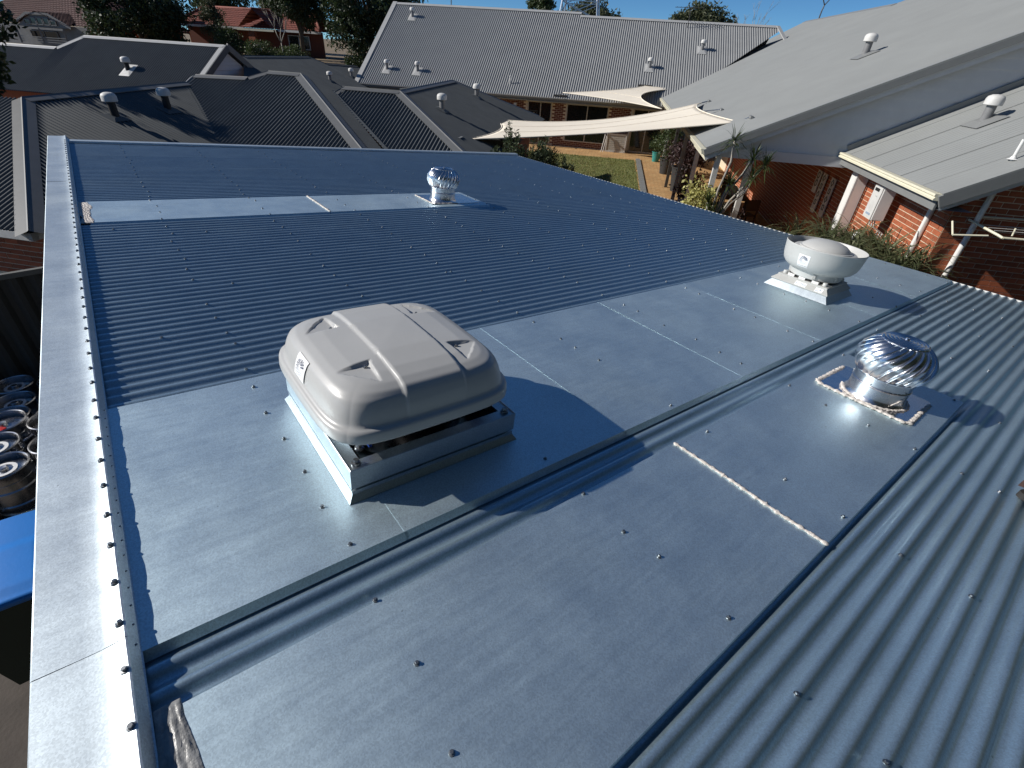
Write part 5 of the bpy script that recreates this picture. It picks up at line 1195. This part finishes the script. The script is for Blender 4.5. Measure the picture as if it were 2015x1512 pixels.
def strappy(label, e, g, z, n, L, seed, group='strap-leaved clumps along the brick wall'):
    rs = random.Random(seed); t = thing('strap_leaf_plant', label, 'plant', W(e, g, z), group=group); lf = MB()
    for i in range(n):
        a = rs.uniform(0, 6.28); el = rs.uniform(.45, 1.45); ln = L * rs.uniform(.6, 1.15); d = Vector((math.cos(a), math.sin(a), 0)); p = Vector((rs.uniform(-.12, .12), rs.uniform(-.12, .12), 0)); s_ = Vector((-d.y, d.x, 0)) * .016; b0 = len(lf.v); k_ = 7
        for j in range(k_ + 1):
            w_ = 1 - (j / k_) ** 2 * .92; lf.v += [tuple(p - s_ * w_), tuple(p + s_ * w_)]; st_ = ln / k_; p = p + (d * math.cos(el) + Vector((0, 0, math.sin(el)))) * st_; el -= rs.uniform(.16, .36)
        for j in range(k_): lf.f.append((b0 + 2 * j, b0 + 2 * j + 1, b0 + 2 * j + 3, b0 + 2 * j + 2))
    lf.build('leaves', 'leaf_strap', t)
SLS = ('farthest strap-leaved clump beside the white corner post', 'strap-leaved clump in front of the white corner post', 'strap-leaved clump in front of the water heater pipes', 'strap-leaved clump under the water heater', 'strap-leaved clump between the water heater and the corner downpipe', 'strap-leaved clump in front of the corner downpipe', 'nearest strap-leaved clump at the shaded wall corner', 'strap-leaved clump against the wall left of the water heater', 'strap-leaved clump against the wall right of the water heater', 'strap-leaved clump against the wall at the brick corner')
for i, (e, g, z) in enumerate(((12.1, 4.3, -3.22), (11.3, 4.65, -2.98), (10.7, 4.5, -2.93), (10.2, 4.75, -2.83), (9.7, 4.55, -2.78), (9.2, 4.8, -2.7), (8.7, 4.75, -2.7), (11.0, 5.0, -2.9), (9.9, 5.05, -2.8), (8.9, 5.15, -2.7))): strappy(SLS[i], e, g, z, 80, .95, 20 + i)
strappy('sparse reddish strap-leaved clump at the shed gutter near the porch', 13.3, 4.3, -4.1, 26, .8, 40, 'porch plants')
tag(MB().box(W(10.2, 4.75, -3.65), (2.4, .62, .47), ax).build('raised_bed', 'earth'), kind='structure')
t = thing('garden_ornament', 'small white ornament among the strap leaves by the brick wall', 'ornament', W(10.55, 4.9, -2.85)); MB().lathe([(.0001, 0), (.09, .0), (.10, .05), (.06, .12), (.075, .2), (.07, .28), (.03, .32), (.0001, .33)], 16).build('body', 'white', t, True)
t = thing('wilted_shrub', 'wispy dull purple shrub on the porch paving edge', 'shrub', W(14.6, 3.55, -4.196)); rs = np.random.default_rng(61); lb = MB(); sb = MB()
for i in range(26):
    a, r_ = rs.uniform(0, 6.28), rs.uniform(.1, .5); tip = (r_ * math.cos(a), r_ * math.sin(a), rs.uniform(.5, 1.0)); sb.tube([(0, 0, 0), (tip[0] * .4, tip[1] * .4, tip[2] * .6), tip], [.008, .006, .003], 4); leaves(lb, np.array(tip) * rs.uniform(.6, 1, (24, 1)) + rs.normal(size=(24, 3)) * .03, .06, rs, .2)
sb.build('stems', 'bark', t); lb.build('foliage', 'leaf_purple', t)
# porch table and bench, gate panel, washing frame
pt_ = thing('porch_table', 'dark timber table with boxes under the veranda', 'table', W(17.6, 4.0, -4.196), (0, 0, ROT_E))
MB().box((0, 0, .74), (.75, .42, .025)).build('tabletop', 'wood', pt_)
for sx in (-1, 1):
    for sy in (-1, 1): MB().box((sx * .66, sy * .34, .36), (.035, .035, .36)).build('leg', 'wood', pt_)
bx_ = thing('storage_box', 'pale box sitting on the dark porch table', 'box', W(17.6, 3.95, -3.43), (0, 0, ROT_E)); MB().box((0, 0, .09), (.22, .15, .09)).build('body', 'off_white', bx_); MB().box((0, 0, .195), (.235, .165, .014)).build('lid', 'board', bx_)
for k_, (e, g, rz, lab) in enumerate(((16.4, 4.3, .4, 'dark timber chair at the near end of the porch table'), (19.0, 4.2, 3.3, 'dark timber chair at the far end of the porch table'))):
    c_ = thing('porch_chair', lab, 'chair', W(e, g, -4.196), (0, 0, ROT_E + rz)); MB().box((0, 0, .44), (.22, .22, .02)).build('seat', 'wood', c_); MB().box((-.21, 0, .75), (.015, .2, .16)).build('backrest', 'wood', c_)
    for sx in (-1, 1):
        for sy in (-1, 1): MB().box((sx * .2, sy * .2, .21 if sx > 0 else .45), (.02, .02, .21 if sx > 0 else .45)).build('leg', 'wood', c_)
gt = thing('gate_panel', 'pale framed screen panel leaning by the brick wall across the courtyard', 'screen', W(29.15, .08, -4.196), (0, 0, ROT_G))
for x, z, hx, hz in ((-.5, .43, .035, .45), (.5, .43, .035, .45), (0, .86, .5, .03), (0, .03, .5, .03)): MB().box((x, 0, z), (hx, .025, hz)).build('frame', 'off_white', gt)
for k_ in range(9): MB().box((0, 0, .10 + .088 * k_), (.46, .008, .038)).build('slat', 'pale_frame', gt)
for x in (-.62, -.72): MB().tube([(x, -.2, 0), (x + .12, -.1, .9)], .022, 6).build('prop', 'off_white', gt)
wf_ = thing('washing_frame', 'pale folding washing frame outside the windows across the courtyard', 'airer', W(28.9, -5.2, -3.0), (0, 0, ROT_G))
for k_ in range(6): MB().tube([(-.75, -.3 + .12 * k_, .35), (.75, -.3 + .12 * k_, .35)], .012, 5).build('rail', 'off_white', wf_)
for x in (-.75, .75): MB().tube([(x, -.32, .36), (x, .32, .36)], .018, 6).build('side_bar', 'off_white', wf_); MB().tube([(x, -.3, .35), (x * .8, .2, -1.15)], .018, 6).build('leg', 'off_white', wf_)

# ------------------------------------------------------------------ yard on the left: fence, kegs, bin
fn = thing('steel_fence', 'dark steel panel fence with pale top rail behind the kegs', 'fence', (-1.6, 7.75, 0), (0, 0, R(6)))
for k_ in range(3):
    x0 = .9 - 1.25 * (k_ + 1); mb = MB(); n = 24
    for i in range(n + 1):
        x = x0 + 1.25 * i / n; y = .02 * (1 if (i // 2) % 2 else -1); mb.v += [(x, y, .05), (x, y, 1.70)]
    for i in range(n): mb.f.append((2 * i, 2 * i + 2, 2 * i + 3, 2 * i + 1))
    mb.build('infill_sheet', 'fence', fn); MB().box((x0, 0, .88), (.035, .035, .88)).build('post', 'fence_rail', fn); MB().box((x0 + .625, -.01, 1.725), (.625, .03, .03)).build('top_rail', 'fence_rail', fn); MB().box((x0 + .625, -.01, .07), (.59, .028, .03)).build('bottom_rail', 'fence_rail', fn)
def keg(label, x, y, z, s=1.0, red=False):
    t = thing('beer_keg', label, 'keg', (x, y, z), (0, 0, random.uniform(0, 6)), 'steel kegs beside the shed')
    H_ = .53 * s; r_ = .195
    MB().lathe([(.0001, .05), (r_ - .03, .05), (r_, .09), (r_, H_ * .30), (r_ + .012, H_ * .32), (r_ + .012, H_ * .35), (r_, H_ * .37), (r_, H_ * .60), (r_ + .012, H_ * .62), (r_ + .012, H_ * .65), (r_, H_ * .67), (r_, H_ - .10), (r_ - .04, H_ - .06), (r_ - .12, H_ - .045), (.0001, H_ - .04)], 36).build('barrel', 'steel_keg', t, 40)
    for z0 in (0, H_ - .09): MB().lathe([(r_ - .004, z0), (r_ + .004, z0), (r_ + .004, z0 + .085), (r_ + .007, z0 + .09), (r_ - .002, z0 + .098), (r_ - .010, z0 + .09), (r_ - .008, z0 + .01)], 36, closed=True).build('chime', 'steel_keg', t, 40)
    MB().lathe([(.036, H_ - .05), (.036, H_ - .02), (.03, H_ - .015), (.014, H_ - .018), (.0001, H_ - .018)], 18).build('valve_neck', 'steel_keg', t, 40)
    if red: MB().box((.09, .05, H_ - .035), (.05, .03, .006)).build('tag', 'red', t)
    else: MB().lathe([(.10, H_ - .044), (.07, H_ - .042), (.07, H_ - .04), (.10, H_ - .041)], 20).build('top_label', 'sticker', t)
KZ = .30; KG = .04
for lab, x, y, z, red in (('nearest steel keg of the front row by the bin', -1.62, 5.28, KZ, False), ('second steel keg from the bin along the shed wall', -1.70, 5.68, KZ, False), ('third steel keg from the bin, with a red tag on top', -1.66, 6.08, KZ, True), ('fourth steel keg from the bin', -1.72, 6.52, KG + .06, False), ('fifth steel keg from the bin', -1.70, 6.94, KG, False), ('farthest steel keg, nearest the fence', -1.72, 7.36, KG, False),
        ('steel keg half hidden by the capping, nearest the bin', -1.24, 5.46, KZ, False), ('steel keg half hidden by the capping, second from the bin', -1.26, 5.90, KZ, False), ('steel keg half hidden by the capping, third from the bin', -1.28, 6.36, KG + .06, False), ('steel keg half hidden by the capping, fourth from the bin', -1.28, 6.80, KG, False), ('steel keg half hidden by the capping, nearest the fence', -1.30, 7.24, KG, False),
        ('steel keg at the left frame edge in front of the others', -2.02, 5.22, KZ - .1, False)): keg(lab, x, y, z, 1.0, red)
wb = thing('wheelie_bin', 'dark green wheelie bin with bright blue lid beside the capping', 'bin', (-1.48, 3.72, .04))
mb = MB()
for z, hx, hy in ((0.06, .24, .26), (.95, .29, .36), (1.0, .30, .375), (1.0, .27, .34), (.9, .26, .33)): mb.v += [(-hx, -hy, z), (hx, -hy, z), (hx, hy, z), (-hx, hy, z)]
mb.f.append((3, 2, 1, 0))
for k_ in range(4):
    for j in range(4): mb.f.append((k_ * 4 + j, k_ * 4 + (j + 1) % 4, k_ * 4 + 4 + (j + 1) % 4, k_ * 4 + 4 + j))
mb.build('body', 'bin_green', wb)
ld = MB()
NL = 24
def lidz(u, v): return 1.035 + .045 * (v) + .018 * math.sin(math.pi * u) + (.012 if .12 < u < .88 and .1 < v < .62 else 0) * 1.0 - (.035 if v > .97 else 0)
def lidf(u, v): return (-.315 + .63 * u, -.43 + .84 * v, lidz(u, v))
lo = grid('lid', NL, NL, lidf, 'bin_blue', wb, 30); sdm = lo.modifiers.new('solid', 'SOLIDIFY'); sdm.thickness = .05; sdm.offset = -1
for k_ in range(5): MB().bar((.02 - .028 * k_, -.12, lidz(.5, .4) + .003), (.02 - .028 * k_, .10, lidz(.5, .6) + .003), .008, .004).build('embossed_bar', 'bin_blue', lo)
MB().tube([(-.27, .43, 1.03), (.27, .43, 1.03)], .02, 8).build('handle', 'bin_green', wb)
for sx in (-1, 1): MB().tube([(sx * .22, .3, .10), (sx * .28, .3, .10)], .10, 16).build('wheel', 'black', wb)

# ------------------------------------------------------------------ boot at the right edge of the frame
bt = thing('work_boot', 'toe of a brown leather boot on the corrugated roof at the right edge', 'boot', RF(3.155, -.335, .002), (0, SLOPE, R(-62)))
def bf(u, v):
    x = -.10 + .26 * u; a = math.pi * (v - .02) / .96; wd = .047 * min(1, (1 - u + .001) ** .42 * 1.25) * (1 - .12 * math.sin(3.1 * u)); ht = (.115 - .075 * sstep(u * 1.15)) * min(1, ((1 - u) * 6 + .25) ** .5)
    return (x, wd * math.cos(a), .028 + ht * max(0, math.sin(a)) ** .75)
grid('upper', 24, 20, bf, 'leather', bt)
mb = MB(); out = []
for k_ in range(28):
    a = 2 * math.pi * k_ / 28; x = .03 + .135 * math.cos(a); out.append((x, .052 * math.sin(a) * (1 if abs(math.cos(a)) < .8 else .97)))
n = len(out); mb.v = [(x, y, 0) for x, y in out] + [(x, y, .03) for x, y in out]; mb.f = [tuple(reversed(range(n))), tuple(range(n, 2 * n))] + [(i, (i + 1) % n, n + (i + 1) % n, n + i) for i in range(n)]
mb.build('sole', 'sole', bt); MB().tube([(-.05, 0, .08), (-.07, .0, .30), (-.05, 0, .55)], [.06, .075, .09], 16).build('trouser_leg', 'denim', bt, True)
